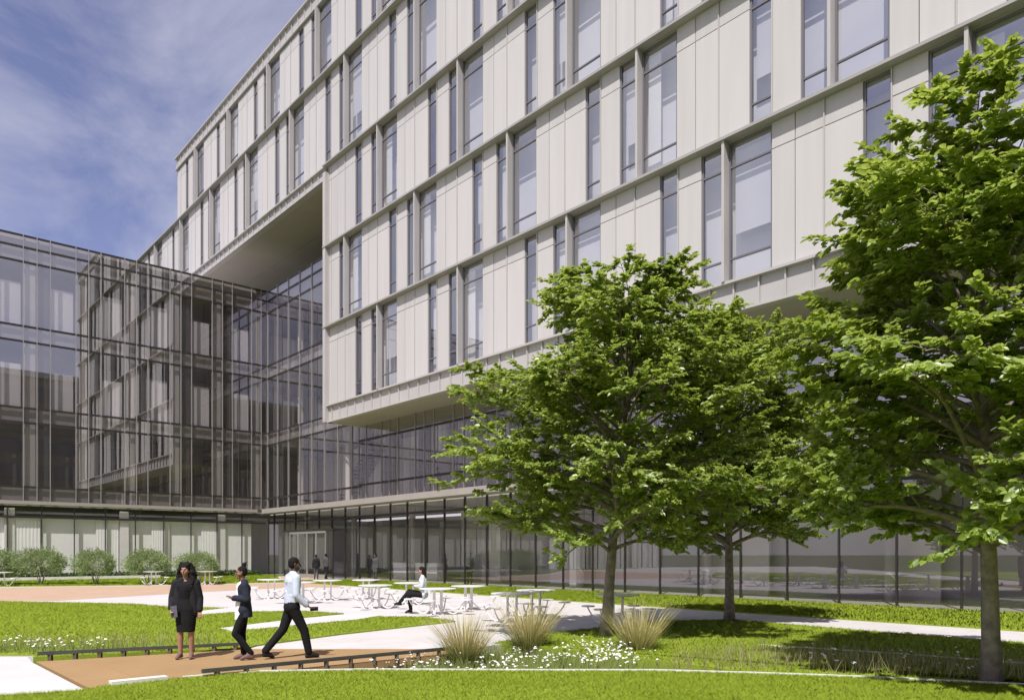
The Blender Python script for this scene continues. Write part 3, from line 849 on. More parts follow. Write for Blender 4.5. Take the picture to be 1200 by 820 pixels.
# dry grasses of the right bed and soft green mix of the left bed
X, Y = scatter([G(770,786), G(800,772), G(890,762), G(1058,772), G(1300,790), G(1300,806), G(1195,801), G(1000,793), G(883,789)], 110)
stuff(blades('dry_grass', X, Y, .02, .26, .012, .45, M['drygrass']))
X, Y = scatter([G(470,784), G(500,768), G(585,754), G(650,760.5), G(767,775.5), G(860,788), G(767,785), G(633,785)], 420)
stuff(blades('bed_grass', X, Y, -.22, .26, .012, .5, M['reed']))
X, Y = scatter([(-9.6,14.1), (-7.0,14.35), (-5.6,14.75), (-6.2,15.6), (-9.6,15.5)], 90)
stuff(blades('dry_grass', X, Y, .03, .24, .012, .45, M['drygrass']))
X, Y = scatter([(-11,13.62),(-8.35,13.55),(-8.1,13.2),(-6.2,14.0),(-7.2,14.3),(-11,14.8)], 400)
stuff(blades('bed_grass', X, Y, .0, .17, .014, .5, M['reed']))

def ornamental(label, u, v, rad, h, nb, seed):
    r = np.random.default_rng(seed)
    x0, y0 = G(u, v, -.2); z0 = -.21
    t = thing('ornamental_grass', label, 'ornamental grass', (x0,y0,z0), 'tall ornamental grasses in the planting bed')
    def tuft(name, n, hh, spread, w0, m, droop):
        seg = 5
        V = np.zeros((n, 2*seg-1, 3))
        az = r.uniform(0,2*np.pi,n); sp = spread*np.sqrt(r.uniform(0,1,n)); L = hh*r.uniform(.65,1.08,n)
        bx = x0+np.cos(az)*rad*.28*r.uniform(0,1,n); by = y0+np.sin(az)*rad*.28*r.uniform(0,1,n)
        wa = az+np.pi/2+r.uniform(-.8,.8,n)
        for k in range(seg):
            s = k/(seg-1)
            out = L*sp*(s*.8+droop*s**2.4); up = L*(s-.42*sp*droop*s**2.5)
            cx, cy_, cz = bx+np.cos(az)*out, by+np.sin(az)*out, z0+up
            wd = w0*(1-.85*s) if k < seg-1 else 0
            if k < seg-1:
                V[:,2*k] = np.stack([cx-np.cos(wa)*wd, cy_-np.sin(wa)*wd, cz],1)
                V[:,2*k+1] = np.stack([cx+np.cos(wa)*wd, cy_+np.sin(wa)*wd, cz],1)
            else: V[:,2*k] = np.stack([cx,cy_,cz],1)
        F_ = [(2*k,2*k+1,2*k+3,2*k+2) for k in range(seg-2)]+[(2*seg-4,2*seg-3,2*seg-2)]
        tri_mesh(name, V.reshape(-1,3), 2*seg-1, F_, m, t)
    tuft('green_blades', int(nb*.8), h*.68, .75, .0075, M['reed'], .8)
    tuft('straw_stalks', nb, h*1.12, .62, .0065, M['straw'], .45)
ornamental('leftmost spray of tall straw grass beside the footbridge end', 545, 783, .55, 1.02, 420, 1)
ornamental('middle spray of tall straw grass in front of the plaza tables', 620, 769, .6, 1.12, 480, 2)
ornamental('right hand spray of tall straw grass at the foot of the middle tree', 747, 774, .6, 1.08, 460, 3)

# ------------------------------------------------------------------ leaves on branches
LEAF_F = [(0,3,2,1),(0,5,4,3)]
def leaf_verts(C, Dv, Nv, L, W):
    """C base points, Dv direction, Nv normal (arrays n,3)"""
    Dv = Dv/np.linalg.norm(Dv,axis=1,keepdims=True)
    Sv = np.cross(Dv,Nv); Sv /= np.linalg.norm(Sv,axis=1,keepdims=True)+1e-9
    Nv = np.cross(Sv,Dv)
    L = L[:,None]; W = W[:,None]
    V = np.zeros((len(C),6,3))
    V[:,0] = C; V[:,1] = C+Dv*L*.32-Sv*W*.5+Nv*W*.14; V[:,2] = C+Dv*L*.72-Sv*W*.40+Nv*W*.12
    V[:,3] = C+Dv*L-Nv*L*.10
    V[:,4] = C+Dv*L*.72+Sv*W*.40+Nv*W*.12; V[:,5] = C+Dv*L*.32+Sv*W*.5+Nv*W*.14
    return V.reshape(-1,3)

def tree(label, x0, y0, seed, prof, trunk_r, n_limb, leaf, nleaf, lean=(0,0), zmin=1.9):
    """prof: (height, radius) outline of the crown; the limbs grow out to it and carry flat sprays of leaves"""
    r = random.Random(seed); nr = np.random.default_rng(seed)
    t = thing('tree', label, 'tree', (x0,y0,0), 'leafy courtyard trees')
    hs = [p[0] for p in prof]; rs = [p[1] for p in prof]
    top = hs[-1]
    lob = [r.uniform(0,6.28) for _ in range(3)]
    def R(h, az):
        b = float(np.interp(h, hs, rs))
        return b*(1+.13*math.sin(2*az+lob[0])+.10*math.sin(3*az+lob[1]+h)+.08*math.sin(5*az+lob[2]-1.7*h))
    wood = MB()
    tp = []
    for k in range(12):
        s = k/11; z = top*.90*s
        tp.append(Vector((x0+lean[0]*s+.06*math.sin(3*s+seed), y0+lean[1]*s+.06*math.cos(4*s+seed), z-.05 if k == 0 else z)))
    tr_ = [trunk_r*(1.28 if k == 0 else (1-.92*(k/11)**1.1)) for k in range(12)]
    wood.tube(tp, tr_, 12)
    limbs = MB()
    def tpos(z):
        s = max(0,min(.999, z/(top*.90)))*11; i = int(s)
        return tp[i].lerp(tp[i+1], s-i), tr_[i]+(tr_[min(i+1,11)]-tr_[i])*(s-i)
    twigs = []          # (start, end)
    ga = 2.39996
    for i in range(n_limb):
        f = (i+.3)/n_limb
        z0 = zmin-.15+(top*.80-zmin)*f**.9
        az = i*ga+r.uniform(-.35,.35)+seed
        p0, r0 = tpos(z0)
        # target height and reach
        zt = z0+(.6+2.0*f)*r.uniform(.35,1.35)
        zt = min(zt, top-.12)
        zt = max(zt, hs[0]+.15)
        Rr = R(zt, az)*r.uniform(.80,1.02)
        end = Vector((x0+lean[0]*.5+math.cos(az)*Rr, y0+lean[1]*.5+math.sin(az)*Rr, zt))
        n = 8; pts = []
        sag = r.uniform(.15,.5)*(1-f)
        for k in range(n+1):
            s = k/n
            p = p0.lerp(end, s)
            p.z += math.sin(math.pi*s)*(.12+.35*f)-sag*s**3
            p.x += math.sin(s*5+i)*.05; p.y += math.cos(s*4+i)*.05
            pts.append(p)
        rb = min(r0*.62, .018+.020*Rr)
        limbs.tube(pts, [max(.006, rb*(1-.85*k/n)) for k in range(n+1)], 7)
        d = (end-p0); 
        # secondary
        ns = max(4, int(4+Rr*2.4))
        for j in range(ns):
            s = .22+.78*(j+r.random()*.6)/ns
            k = min(n-1, int(s*n)); q0 = pts[k].lerp(pts[k+1], s*n-k)
            side = 1 if j % 2 else -1
            ang = az+side*r.uniform(.45,1.15)
            Ls = (.42*Rr*(1.15-s*.75)+.25)*r.uniform(.7,1.2)
            e = q0+Vector((math.cos(ang)*Ls, math.sin(ang)*Ls, Ls*r.uniform(-.3,.65)))
            # keep within the outline
            dx, dy = e.x-x0-lean[0]*.5, e.y-y0-lean[1]*.5; rad = math.hypot(dx,dy); lim = R(e.z, math.atan2(dy,dx))*1.04
            if rad > lim: e.x = x0+lean[0]*.5+dx*lim/rad; e.y = y0+lean[1]*.5+dy*lim/rad
            mid = q0.lerp(e,.5)+Vector((0,0,.06))
            limbs.tube([q0,mid,e], [max(.006,rb*.35*(1.1-s*.6)),.007,.004], 5)
            nt_ = max(3, int(Ls/.17))
            for m_ in range(nt_):
                ss = .15+.85*(m_+r.random())/nt_
                w0 = q0.lerp(mid, ss*2) if ss < .5 else mid.lerp(e, ss*2-1)
                sd = 1 if m_ % 2 else -1
                a2 = ang+sd*r.uniform(.4,1.2)
                Lt = r.uniform(.20,.46)
                twigs.append((w0, w0+Vector((math.cos(a2)*Lt, math.sin(a2)*Lt, Lt*r.uniform(-.35,.6)))))
            twigs.append((mid, e+(e-mid).normalized()*.22))
    # leader shoots at the very top
    for j in range(26):
        z0 = top*(.72+.2*r.random()); p0, _ = tpos(z0); az = j*ga
        L = min(.9, top-z0+.2)*r.uniform(.5,1)
        e = p0+Vector((math.cos(az)*L*.75, math.sin(az)*L*.75, L*.65)); e.z = min(e.z, top-.1)
        limbs.tube([p0,e],[.014,.004],5)
        for m_ in range(5):
            w0 = p0.lerp(e,.25+.15*m_); a2 = az+r.uniform(-1.3,1.3)
            twigs.append((w0, w0+Vector((math.cos(a2)*.32, math.sin(a2)*.32, r.uniform(.0,.28)))))
    tw = MB()
    A = np.array([list(a) for a, b in twigs]); Bv = np.array([list(b) for a, b in twigs])
    per = max(4, round(nleaf/len(twigs))); print('TREE', len(twigs), per)
    n = len(twigs)
    C, Dd, Nn, Ls, Ws = [], [], [], [], []
    ax = Bv-A; axn = ax/np.linalg.norm(ax,axis=1,keepdims=True)
    hor = np.stack([-axn[:,1], axn[:,0], np.zeros(n)],1); hor /= np.linalg.norm(hor,axis=1,keepdims=True)+1e-9
    for k in range(per):
        s = (k+nr.uniform(0,1,n))/per
        c = A+ax*s[:,None]+nr.normal(0,.018,(n,3))
        sd = (1 if k % 2 else -1)
        spread = nr.uniform(.35,1.1,n)*sd
        if k == per-1: spread = nr.uniform(-.2,.2,n)
        d = axn+hor*spread[:,None]+np.stack([np.zeros(n),np.zeros(n),nr.uniform(-.55,.25,n)],1)
        out = c-np.array((x0,y0,top*.42)); out /= np.linalg.norm(out,axis=1,keepdims=True)+1e-9
        nm = out*.75+np.stack([nr.normal(0,.45,n), nr.normal(0,.45,n), .75+nr.normal(0,.3,n)],1)
        C.append(c); Dd.append(d); Nn.append(nm)
        L = leaf*nr.uniform(.65,1.2,n); Ls.append(L); Ws.append(L*nr.uniform(.55,.72,n))
    V = leaf_verts(np.concatenate(C), np.concatenate(Dd), np.concatenate(Nn), np.concatenate(Ls), np.concatenate(Ws))
    wood_o = obj('trunk', wood, M['bark'], t, smooth=True)
    obj('limbs', limbs, M['bark'], t, smooth=True)
    tri_mesh('crown', V, 6, LEAF_F, M['leafA'], t)
    return t
PROF = [(2.0,1.3),(2.5,2.3),(3.2,3.0),(4.1,3.1),(5.0,2.95),(5.9,2.75),(6.7,2.4),(7.4,1.85),(7.85,1.1)]
x, y = G(712,746)
tree('middle tree, its trunk between the two sprays of straw grass', x, y, 4, PROF, .125, 54, .112, 92000, lean=(.6,0))
x, y = G(852,728)
tree('rear tree with a half hidden crown, trunk beside the sidewalk', x, y, 8, [(p*1.0, q*.98) for p, q in PROF], .13, 54, .112, 92000)
x, y = G(1156,799)
tree('nearest tree, cut off by the right edge, trunk at the planting kerb', x, y, 15, [(1.9,1.6),(2.4,2.6),(3.2,3.0),(4.1,2.85),(5.0,2.7),(5.9,2.55),(6.7,2.2),(7.4,1.7),(7.9,1.0)], .125, 54, .125, 92000)

# shrubs in front of the wing
def shrub_mesh(seed):
    nr = np.random.default_rng(seed); n = 8500
    az = nr.uniform(0,2*np.pi,n); u_ = nr.uniform(-.75,1,n); rr = nr.uniform(.35,1,n)**.4
    lump = 1+.13*np.sin(3*az+seed)+.11*np.sin(5*az+4*u_+seed)+.10*np.sin(9*az-7*u_)+nr.normal(0,.06,n)
    rx = 1.12*lump*rr
    c = np.sqrt(np.clip(1-u_**2,0,1))
    C = np.stack([np.cos(az)*c*rx, np.sin(az)*c*rx, 1.22+u_*.80*rr*lump],1)
    D_ = np.stack([np.cos(az)*c+nr.normal(0,.4,n), np.sin(az)*c+nr.normal(0,.4,n), u_+nr.normal(0,.4,n)+.3],1)
    N_ = nr.normal(0,1,(n,3)); N_[:,2] += .6
    L = .095*nr.uniform(.6,1.3,n)
    return leaf_verts(C,D_,N_,L,L*.42)
sv = [shrub_mesh(21), shrub_mesh(33)]
sh_lab = ['round pale green shrub cut off by the left edge of the lawn strip', 'second round pale green shrub from the left, just left of the person in tan',
          'round pale green shrub just right of the person in tan', 'round pale green shrub above the left picnic table, fourth along the row', 'round pale green shrub behind the curly haired woman, last in the row']
for i, (u, Yd, s) in enumerate(((-6,43.5,1.0),(48,44,1.03),(112,44.3,1.0),(173,44.6,.98),(232,45,.95))):
    x, y = at(u, Yd)
    t = thing('shrub', sh_lab[i], 'shrub', (x,y,0), 'round shrubs along the glass wing')
    rs = np.random.default_rng(90+i); an = rs.uniform(0,6.28); ca, sa = math.cos(an), math.sin(an)
    q_ = sv[i%2]*np.array((rs.uniform(.92,1.12),rs.uniform(.92,1.12),rs.uniform(.93,1.05)))*s
    q_ = np.stack([q_[:,0]*ca-q_[:,1]*sa, q_[:,0]*sa+q_[:,1]*ca, q_[:,2]],1)
    o = tri_mesh('foliage', q_+np.array((x,y,0)), 6, LEAF_F, M['shrub'], t)
    st = MB()
    for k in range(5):
        a = k*1.25+i; st.tube([(x+.06*math.cos(a),y+.06*math.sin(a),0),(x+.2*math.cos(a),y+.2*math.sin(a),.5),(x+.5*math.cos(a),y+.5*math.sin(a),1.1)],[.03,.022,.01],6)
    obj('stem', st, M['bark'], t)
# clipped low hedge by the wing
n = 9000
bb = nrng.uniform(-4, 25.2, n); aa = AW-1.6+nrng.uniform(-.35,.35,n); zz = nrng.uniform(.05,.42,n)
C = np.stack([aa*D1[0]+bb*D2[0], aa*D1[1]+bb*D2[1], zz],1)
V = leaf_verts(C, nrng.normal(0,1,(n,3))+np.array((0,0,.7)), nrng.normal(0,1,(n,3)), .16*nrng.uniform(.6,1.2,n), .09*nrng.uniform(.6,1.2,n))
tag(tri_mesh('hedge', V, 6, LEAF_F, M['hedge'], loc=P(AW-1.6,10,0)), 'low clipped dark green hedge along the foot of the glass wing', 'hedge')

# ------------------------------------------------------------------ picnic tables
def table_proto():
    t = bpy.data.objects.new('picnic_table', None)
    def part(name, mb, sm=False):
        o = bpy.data.objects.new(name, mb.mesh(name, M['whitemetal'], sm)); return o
    parts = []
    mb = MB(); mb.disc((0,0), .55, .752, .772, 36); mb.disc((0,0), .36, .728, .752, 24); parts.append((part('tabletop', mb), []))
    for sx in (-1,1):
        mb = MB(); mb.box(sx*.12-.028, sx*.12+.028, -.035, .035, .0, .715); mb.box(sx*.12-.06, sx*.12+.06, -.16, .16, .0, .02); parts.append((part('pedestal', mb), []))
    for k in range(4):
        a = math.pi/4+k*math.pi/2; c, s = math.cos(a), math.sin(a)
        mb = MB(); mb.disc((c*.86, s*.86), .17, .43, .462, 20)
        m2 = MB(); pts = []
        for q in range(11):
            f = q/10; rr = .10+.80*f; z = .10+.0*f if f < .0 else .28-.26*math.sin(math.pi*min(1,f*1.02))+.15*f**3
            pts.append((c*rr, s*rr, max(.03,z)))
        pts[-1] = (c*.88, s*.88, .43)
        m2.tube(pts, .018, 8)
        parts.append((part('seat', mb), [part('seat_arm', m2, True)]))
    return t, parts
tp_o, tp_parts = table_proto()
first = [True]
def place_table(u, Yd, rz, label, s=1.0):
    x, y = at(u, Yd)
    if first[0]: r = tp_o
    else: r = tp_o.copy()
    COL.objects.link(r); r.location = (x,y,0.001); r.rotation_euler = (0,0,rz); r.scale = (s,s,s)
    tag(r, label, 'picnic table', 'white picnic tables on the courtyard')
    for p, kids in tp_parts:
        q = p if first[0] else p.copy()
        COL.objects.link(q); q.parent = r
        for kd in kids:
            k2_ = kd if first[0] else kd.copy(); COL.objects.link(k2_); k2_.parent = q
    first[0] = False
for u, Yd, rz, lab in (
    (384,29.5,.2,'white picnic table straight in front of the entrance doors, behind the walking man'),
    (429,30.0,.5,'white picnic table in the back row below the dark figure on the grass edge'),
    (480,27.0,.1,'white picnic table in the back row just left of the seated woman'),
    (549,24.4,.7,'white picnic table in the back row to the right behind the seated woman'),
    (628,21.6,.35,'white picnic table by the grass verge, right of the middle straw grass'),
    (724,19.2,.15,'white picnic table directly behind the trunk of the middle tree'),
    (352,27.6,.9,'white picnic table half hidden behind the man in the blue shirt'),
    (440,25.0,.4,'white picnic table in the front row left of the seated woman'),
    (513,22.6,.6,'white picnic table whose stool the seated woman sits on'),
    (600,19.9,.25,'white picnic table nearest the camera, above the middle straw grass'),
    (318,30.5,.3,'white picnic table farthest left on the plaza, between the man and the second woman'),
    (180,43.8,.6,'white picnic table on the lawn under the fourth shrub'),
    (243,44.2,.2,'white picnic table on the lawn beside the last shrub'),
    (2,42.0,.5,'white picnic table at the left edge of the lawn strip')):
    place_table(u, Yd, rz, lab)

# ------------------------------------------------------------------ people
SKIN = {}
def skin(tone):
    if tone not in SKIN: SKIN[tone] = mat('skin', tone, .55, 0, .06, 14)
    return SKIN[tone]
CLOTH = {}
def cloth(name, col, var=.10, sc=9):
    if name not in CLOTH: CLOTH[name] = mat(name, col, .85, 0, var, sc, bump=.35, bscale=18, spec=.2)
    return CLOTH[name]
def remesh(mb, vox, smooth=2):
    me = mb.mesh('tmp', M['bark'])
    o = bpy.data.objects.new('tmp', me); COL.objects.link(o)
    md = o.modifiers.new('r','REMESH'); md.mode = 'VOXEL'; md.voxel_size = vox; md.use_smooth_shade = True
    if smooth:
        ms = o.modifiers.new('s','SMOOTH'); ms.factor = .5; ms.iterations = smooth
    dg = bpy.context.evaluated_depsgraph_get()
    out = bpy.data.meshes.new_from_object(o.evaluated_get(dg))
    bpy.data.objects.remove(o); bpy.data.meshes.remove(me)
    out.polygons.foreach_set('use_smooth', [True]*len(out.polygons))
    return out
def V3(*a): return Vector(a)

def loft(mb, rings, n=20):
    """closed solid through elliptical rings (cx, cy, z, rx, ry)"""
    base = len(mb.v)
    for (cx,cy_,z,rx,ry) in rings:
        for k in range(n):
            t = 2*math.pi*k/n; mb.v.append((cx+rx*math.cos(t), cy_+ry*math.sin(t), z))
    for i in range(len(rings)-1):
        for k in range(n):
            a = base+i*n+k; b = base+i*n+(k+1)%n; mb.f.append((a,b,b+n,a+n)); mb.m.append(0)
    mb.f.append(tuple(base+k for k in reversed(range(n)))); mb.m.append(0)
    e = base+(len(rings)-1)*n; mb.f.append(tuple(e+k for k in range(n))); mb.m.append(0)

class Pose: pass
def pose(**kw):
    p = Pose()
    p.pel = V3(0,0,.93); p.waist = V3(0,.0,1.10); p.chest = V3(0,.0,1.30); p.neck = V3(0,-.005,1.46); p.head = V3(0,.02,1.635)
    p.sh = [V3(-.175,0,1.40), V3(.175,0,1.40)]
    p.el = [V3(-.225,-.02,1.13), V3(.225,-.02,1.13)]
    p.wr = [V3(-.235,.05,.89), V3(.235,.05,.89)]
    p.hd = [V3(-.235,.08,.80), V3(.235,.08,.80)]
    p.hip = [V3(-.085,0,.90), V3(.085,0,.90)]
    p.kn = [V3(-.095,.02,.49), V3(.095,.02,.49)]
    p.an = [V3(-.10,-.02,.085), V3(.10,-.02,.085)]
    p.toe = [V3(-.115,.13,.03), V3(.115,.13,.03)]
    p.fem = 1.0; p.look = 0.0
    for k, v in kw.items(): setattr(p, k, v)
    return p
def torso_caps(p, i=0.0):
    f = p.fem
    return [(p.chest+V3(-.085*f,0,.03), p.chest+V3(.085*f,0,.03), .108, .108, i), (p.waist+V3(-.055*f,0,0), p.waist+V3(.055*f,0,0), .095*f, .095*f, i),
            (p.pel+V3(-.07,0,0), p.pel+V3(.07,0,0), .115, .115, i),
            (p.chest+V3(-.08*f,0,0), p.waist+V3(-.05*f,0,0), .105, .09*f, i), (p.chest+V3(.08*f,0,0), p.waist+V3(.05*f,0,0), .105, .09*f, i),
            (p.waist+V3(-.05*f,0,0), p.pel+V3(-.065,0,0), .09*f, .115, i), (p.waist+V3(.05*f,0,0), p.pel+V3(.065,0,0), .09*f, .115, i),
            (p.chest, p.neck, .10, .055, i), (p.sh[0].lerp(p.sh[1],.12), p.sh[0].lerp(p.sh[1],.88), .058, .058, i),
            (p.neck+V3(-.03,0,0), p.sh[0], .05, .056, i), (p.neck+V3(.03,0,0), p.sh[1], .05, .056, i)]
def arm_caps(p, k, i=0.0):
    return [(p.sh[k], p.el[k], .055, .042, i), (p.el[k], p.wr[k], .042, .029, i)]
def leg_caps(p, k, i=0.0):
    return [(p.hip[k], p.kn[k], .088, .058, i), (p.kn[k], p.kn[k].lerp(p.an[k],.35), .056, .054, i), (p.kn[k].lerp(p.an[k],.3), p.an[k], .054, .037, i)]
def foot_caps(p, k, i=0.0):
    heel = p.an[k]+(p.an[k]-p.toe[k]).normalized()*.03; heel.z = max(.03, p.an[k].z-.05)
    mid = p.an[k].lerp(p.toe[k],.6)
    return [(p.an[k], heel, .036, .030, i), (heel, mid, .032, .036, i), (p.an[k], mid, .036, .034, i), (mid, p.toe[k], .036, .026, i)]
def hand(mb, p, k, curl=.5):
    w_, h_ = p.wr[k], p.hd[k]
    d = (h_-w_).normalized()
    side = V3(1,0,0) if abs(d.x) < .7 else V3(0,1,0)
    side = (side-d*side.dot(d)).normalized(); nrm = d.cross(side)
    inw = -1 if k == 1 else 1
    palm_e = w_+d*.085
    for s in (-.024,-.008,.008,.024):
        mb.capsule(w_+side*s*.6, palm_e+side*s, .014, .013, 8)
    for s, L in ((-.030,.055),(-.010,.068),(.010,.070),(.030,.060)):
        k0 = palm_e+side*s; k1 = k0+(d+nrm*.35*curl*inw).normalized()*L*.55; k2_ = k1+(d*.8+nrm*1.0*curl*inw).normalized()*L*.5
        mb.capsule(k0, k1, .0095, .0088, 8); mb.capsule(k1, k2_, .0088, .0075, 8)
    th = w_+d*.025+side*.028*inw
    t1 = th+(d*.7+side*.75*inw).normalized()*.035; mb.capsule(th, t1, .012, .010, 8); mb.capsule(t1, t1+(d+nrm*.3*inw).normalized()*.03, .010, .008, 8)
def caps(mb, lst, n=12, infl=0.0):
    for (a,b,r0,r1,i) in lst: mb.capsule(a,b,r0,r1,n,i+infl)
def head_geo(mb, p):
    c = p.head; M3 = Matrix.Rotation(p.look,3,'Z')
    def q(x,y,z): return c+M3@V3(x,y,z)
    mb.sphere(c+V3(0,0,.02), (.076,.092,.100), 14, 10)
    mb.capsule(q(0,.025,-.03), q(0,.045,-.085), .062, .038, 10)     # jaw
    mb.capsule(q(0,.085,.015), q(0,.108,-.025), .010, .016, 8)      # nose
    mb.capsule(q(-.03,.08,.03), q(.03,.08,.03), .014, .014, 8)      # brow
    mb.capsule(q(-.02,.085,-.06), q(.02,.085,-.06), .012, .012, 8)  # lips
    for s in (-1,1):
        mb.capsule(q(s*.078,0,.015), q(s*.076,.005,-.025), .016, .011, 8)  # ear
        mb.capsule(q(s*.038,.055,-.02), q(s*.045,.03,-.03), .03,.03, 8)   # cheek
    mb.capsule(p.neck+V3(0,0,-.02), c+V3(0,-.005,-.06), .054, .050, 10)
    return q
def person(label, loc, yaw, scale, p, tone, garments, vox=.011, hands=True, group=None, haircol=(.012,.010,.010), hair='short', face=True, extras=None):
    """garments: list of (name, material, builder(mb))"""
    t = bpy.data.objects.new('person', None); COL.objects.link(t)
    t.location = loc; t.rotation_euler = (0,0,yaw); t.scale = (scale,)*3
    tag(t, label, 'person', group)
    def child(name, me, m, par=t):
        me.materials.clear(); me.materials.append(m); o = bpy.data.objects.new(name, me); COL.objects.link(o); o.parent = par; return o
    mb = MB()
    q = head_geo(mb, p)
    caps(mb, torso_caps(p))
    for k in (0,1):
        caps(mb, arm_caps(p,k)); caps(mb, leg_caps(p,k)); caps(mb, foot_caps(p,k))
        if hands: hand(mb, p, k)
        else: mb.capsule(p.wr[k], p.hd[k], .03, .03)
    child('body', remesh(mb, min(vox,.0065) if hands else vox, 1), skin(tone))
    for name, m, fn in garments:
        g = MB(); fn(g); child(name, remesh(g, vox, 2), m)
    hm = cloth('hair_%.3f' % haircol[0], haircol, .3, 30)
    g = MB(); c = p.head
    if hair == 'short':
        g.sphere(q(0,-.014,.045), (.086,.098,.092), 14, 10)
        g.sphere(q(0,-.035,.0), (.080,.075,.075), 12, 8)
    elif hair == 'curly':
        rr = random.Random(7)
        g.sphere(q(0,-.02,.055), (.105,.11,.10), 14, 10)
        for k in range(170):
            z = rr.uniform(-.26,.13); a = rr.uniform(0,6.283)
            if math.sin(a) > .45 and z < .085: continue
            rad = .115+.035*min(1,max(0,(.10-z)/.2))-.03*max(0,z/.13)
            g.sphere(q(math.cos(a)*rad, -.025+math.sin(a)*rad*.88, z), rr.uniform(.026,.042), 8, 6)
        g.capsule(q(-.10,-.04,.0), q(-.11,-.05,-.2), .06, .07); g.capsule(q(.10,-.04,.0), q(.11,-.05,-.2), .06, .07); g.capsule(q(0,-.09,0), q(0,-.10,-.2), .07,.08)
    elif hair == 'bun':
        g.sphere(q(0,-.014,.042), (.083,.097,.088), 14, 10); g.sphere(q(0,-.035,.0), (.078,.075,.07), 12, 8)
        g.sphere(q(0,-.05,.155), (.042,.042,.045), 10, 8); g.capsule(q(0,-.04,.10), q(0,-.05,.15), .03, .03)
        g.capsule(q(0,-.07,.17), q(.01,-.09,.21), .018, .008)
    elif hair == 'long':
        g.sphere(q(0,-.016,.045), (.088,.10,.092), 14, 10); g.capsule(q(0,-.06,.02), q(0,-.075,-.16), .085, .07)
    child('hair', remesh(g, min(vox,.010), 1), hm)
    if face:
        for nm, col, pts in (('eyes',(.02,.015,.012),[(-.030,.088,.012),(.030,.088,.012)]),):
            g = MB()
            for (x_,y_,z_) in pts: g.sphere(q(x_,y_,z_), (.011,.008,.007), 8, 6)
            child('eyes', g.mesh('eyes', M['bark'], True), cloth('eye_dark', col))
        g = MB(); g.capsule(q(-.018,.096,-.060), q(.018,.096,-.060), .006, .006, 6); child('mouth', g.mesh('mouth', M['bark'], True), cloth('lip', (tone[0]*.8,tone[1]*.45,tone[2]*.45)))
    if extras: extras(t, child, p)
    return t

black = cloth('black_suiting', (.018,.018,.022)); navy = cloth('navy_suiting', (.022,.026,.042)); dress = cloth('black_dress', (.010,.010,.012))
white = cloth('white_shirt', (.74,.74,.75), .04); blue = cloth('pale_blue_shirt', (.50,.57,.70), .06); shoe = cloth('dark_shoes', (.018,.014,.013)); nude = cloth('pale_shoes', (.17,.11,.105)); grey = cloth('grey_suiting', (.07,.07,.075))
tanc = cloth('tan_coat', (.42,.33,.24)); rust = cloth('rust_dress', (.35,.12,.03)); printc = cloth('grey_print_top', (.50,.53,.55), .45, 14)
def trousers(p, i=.016):
    def fn(g):
        for k in (0,1):
            caps(g, [(p.hip[k], p.kn[k], .088, .060, i), (p.kn[k], p.an[k]+V3(0,0,.02), .060, .046, i)])
        caps(g, [(p.pel+V3(-.07,0,.0), p.pel+V3(.07,0,.0), .115,.115,i), (p.pel+V3(-.06,0,.06), p.pel+V3(.06,0,.06), .10,.10,i)])
    return fn
def shoes(p, i=.006):
    def fn(g):
        for k in (0,1): caps(g, foot_caps(p,k,i))
    return fn
def jacket(p, i=.02, hem=.80, open_=.0, sleeves=True):
    def fn(g):
        caps(g, torso_caps(p,i))
        c = p.pel
        loft(g, [(p.waist.x,p.waist.y,p.waist.z,.15*p.fem+i,.11+i),(c.x,c.y,c.z,.185+i,.125+i),(c.x,c.y,hem,.195+i,.13+i)])
        if sleeves:
            for k in (0,1): caps(g, [(p.sh[k],p.el[k],.057,.047,i),(p.el[k],p.el[k].lerp(p.wr[k],.92),.047,.036,i)])
    return fn

# woman with curly hair
p1 = pose(fem=.9, look=-.25, el=[V3(-.235,-.03,1.12),V3(.25,-.03,1.13)], wr=[V3(-.25,.03,.89),V3(.235,.10,.93)], hd=[V3(-.255,.06,.80),V3(.20,.17,.88)],
          an=[V3(-.09,-.03,.10),V3(.10,-.02,.10)], toe=[V3(-.11,.13,.03),V3(.13,.13,.03)])
def dressfn(g):
    caps(g, torso_caps(p1,.010)[:7])
    caps(g, [(p1.sh[0].lerp(p1.sh[1],.22)+V3(0,.01,-.03), p1.sh[0].lerp(p1.sh[1],.78)+V3(0,.01,-.03), .058,.058,.008)])
    loft(g, [(0,.01,.50,.160,.125),(0,.005,.70,.180,.138),(0,0,.92,.198,.142),(0,0,1.10,.130,.110),(0,.01,1.28,.150,.128),(0,.012,1.37,.13,.112),(0,.005,1.405,.10,.08)])
def jacket1(g):
    # two fronts and a back, open down the middle
    i = .02
    caps(g, [(V3(-.10,-.01,1.33),V3(-.12,-.01,1.08),.088,.085,i),(V3(.10,-.01,1.33),V3(.12,-.01,1.08),.088,.085,i),(V3(-.12,-.01,1.08),V3(-.135,-.01,.86),.085,.085,i),(V3(.12,-.01,1.08),V3(.135,-.01,.86),.085,.085,i),
             (V3(0,-.05,1.33),V3(0,-.05,.88),.085,.09,i)])
    caps(g, [(p1.neck+V3(-.06,-.005,-.015), p1.sh[0], .052,.06,i),(p1.neck+V3(.06,-.005,-.015), p1.sh[1], .052,.06,i)])
    for k in (0,1): caps(g, [(p1.sh[k],p1.el[k],.057,.047,i),(p1.el[k],p1.el[k].lerp(p1.wr[k],.93),.047,.036,i)])
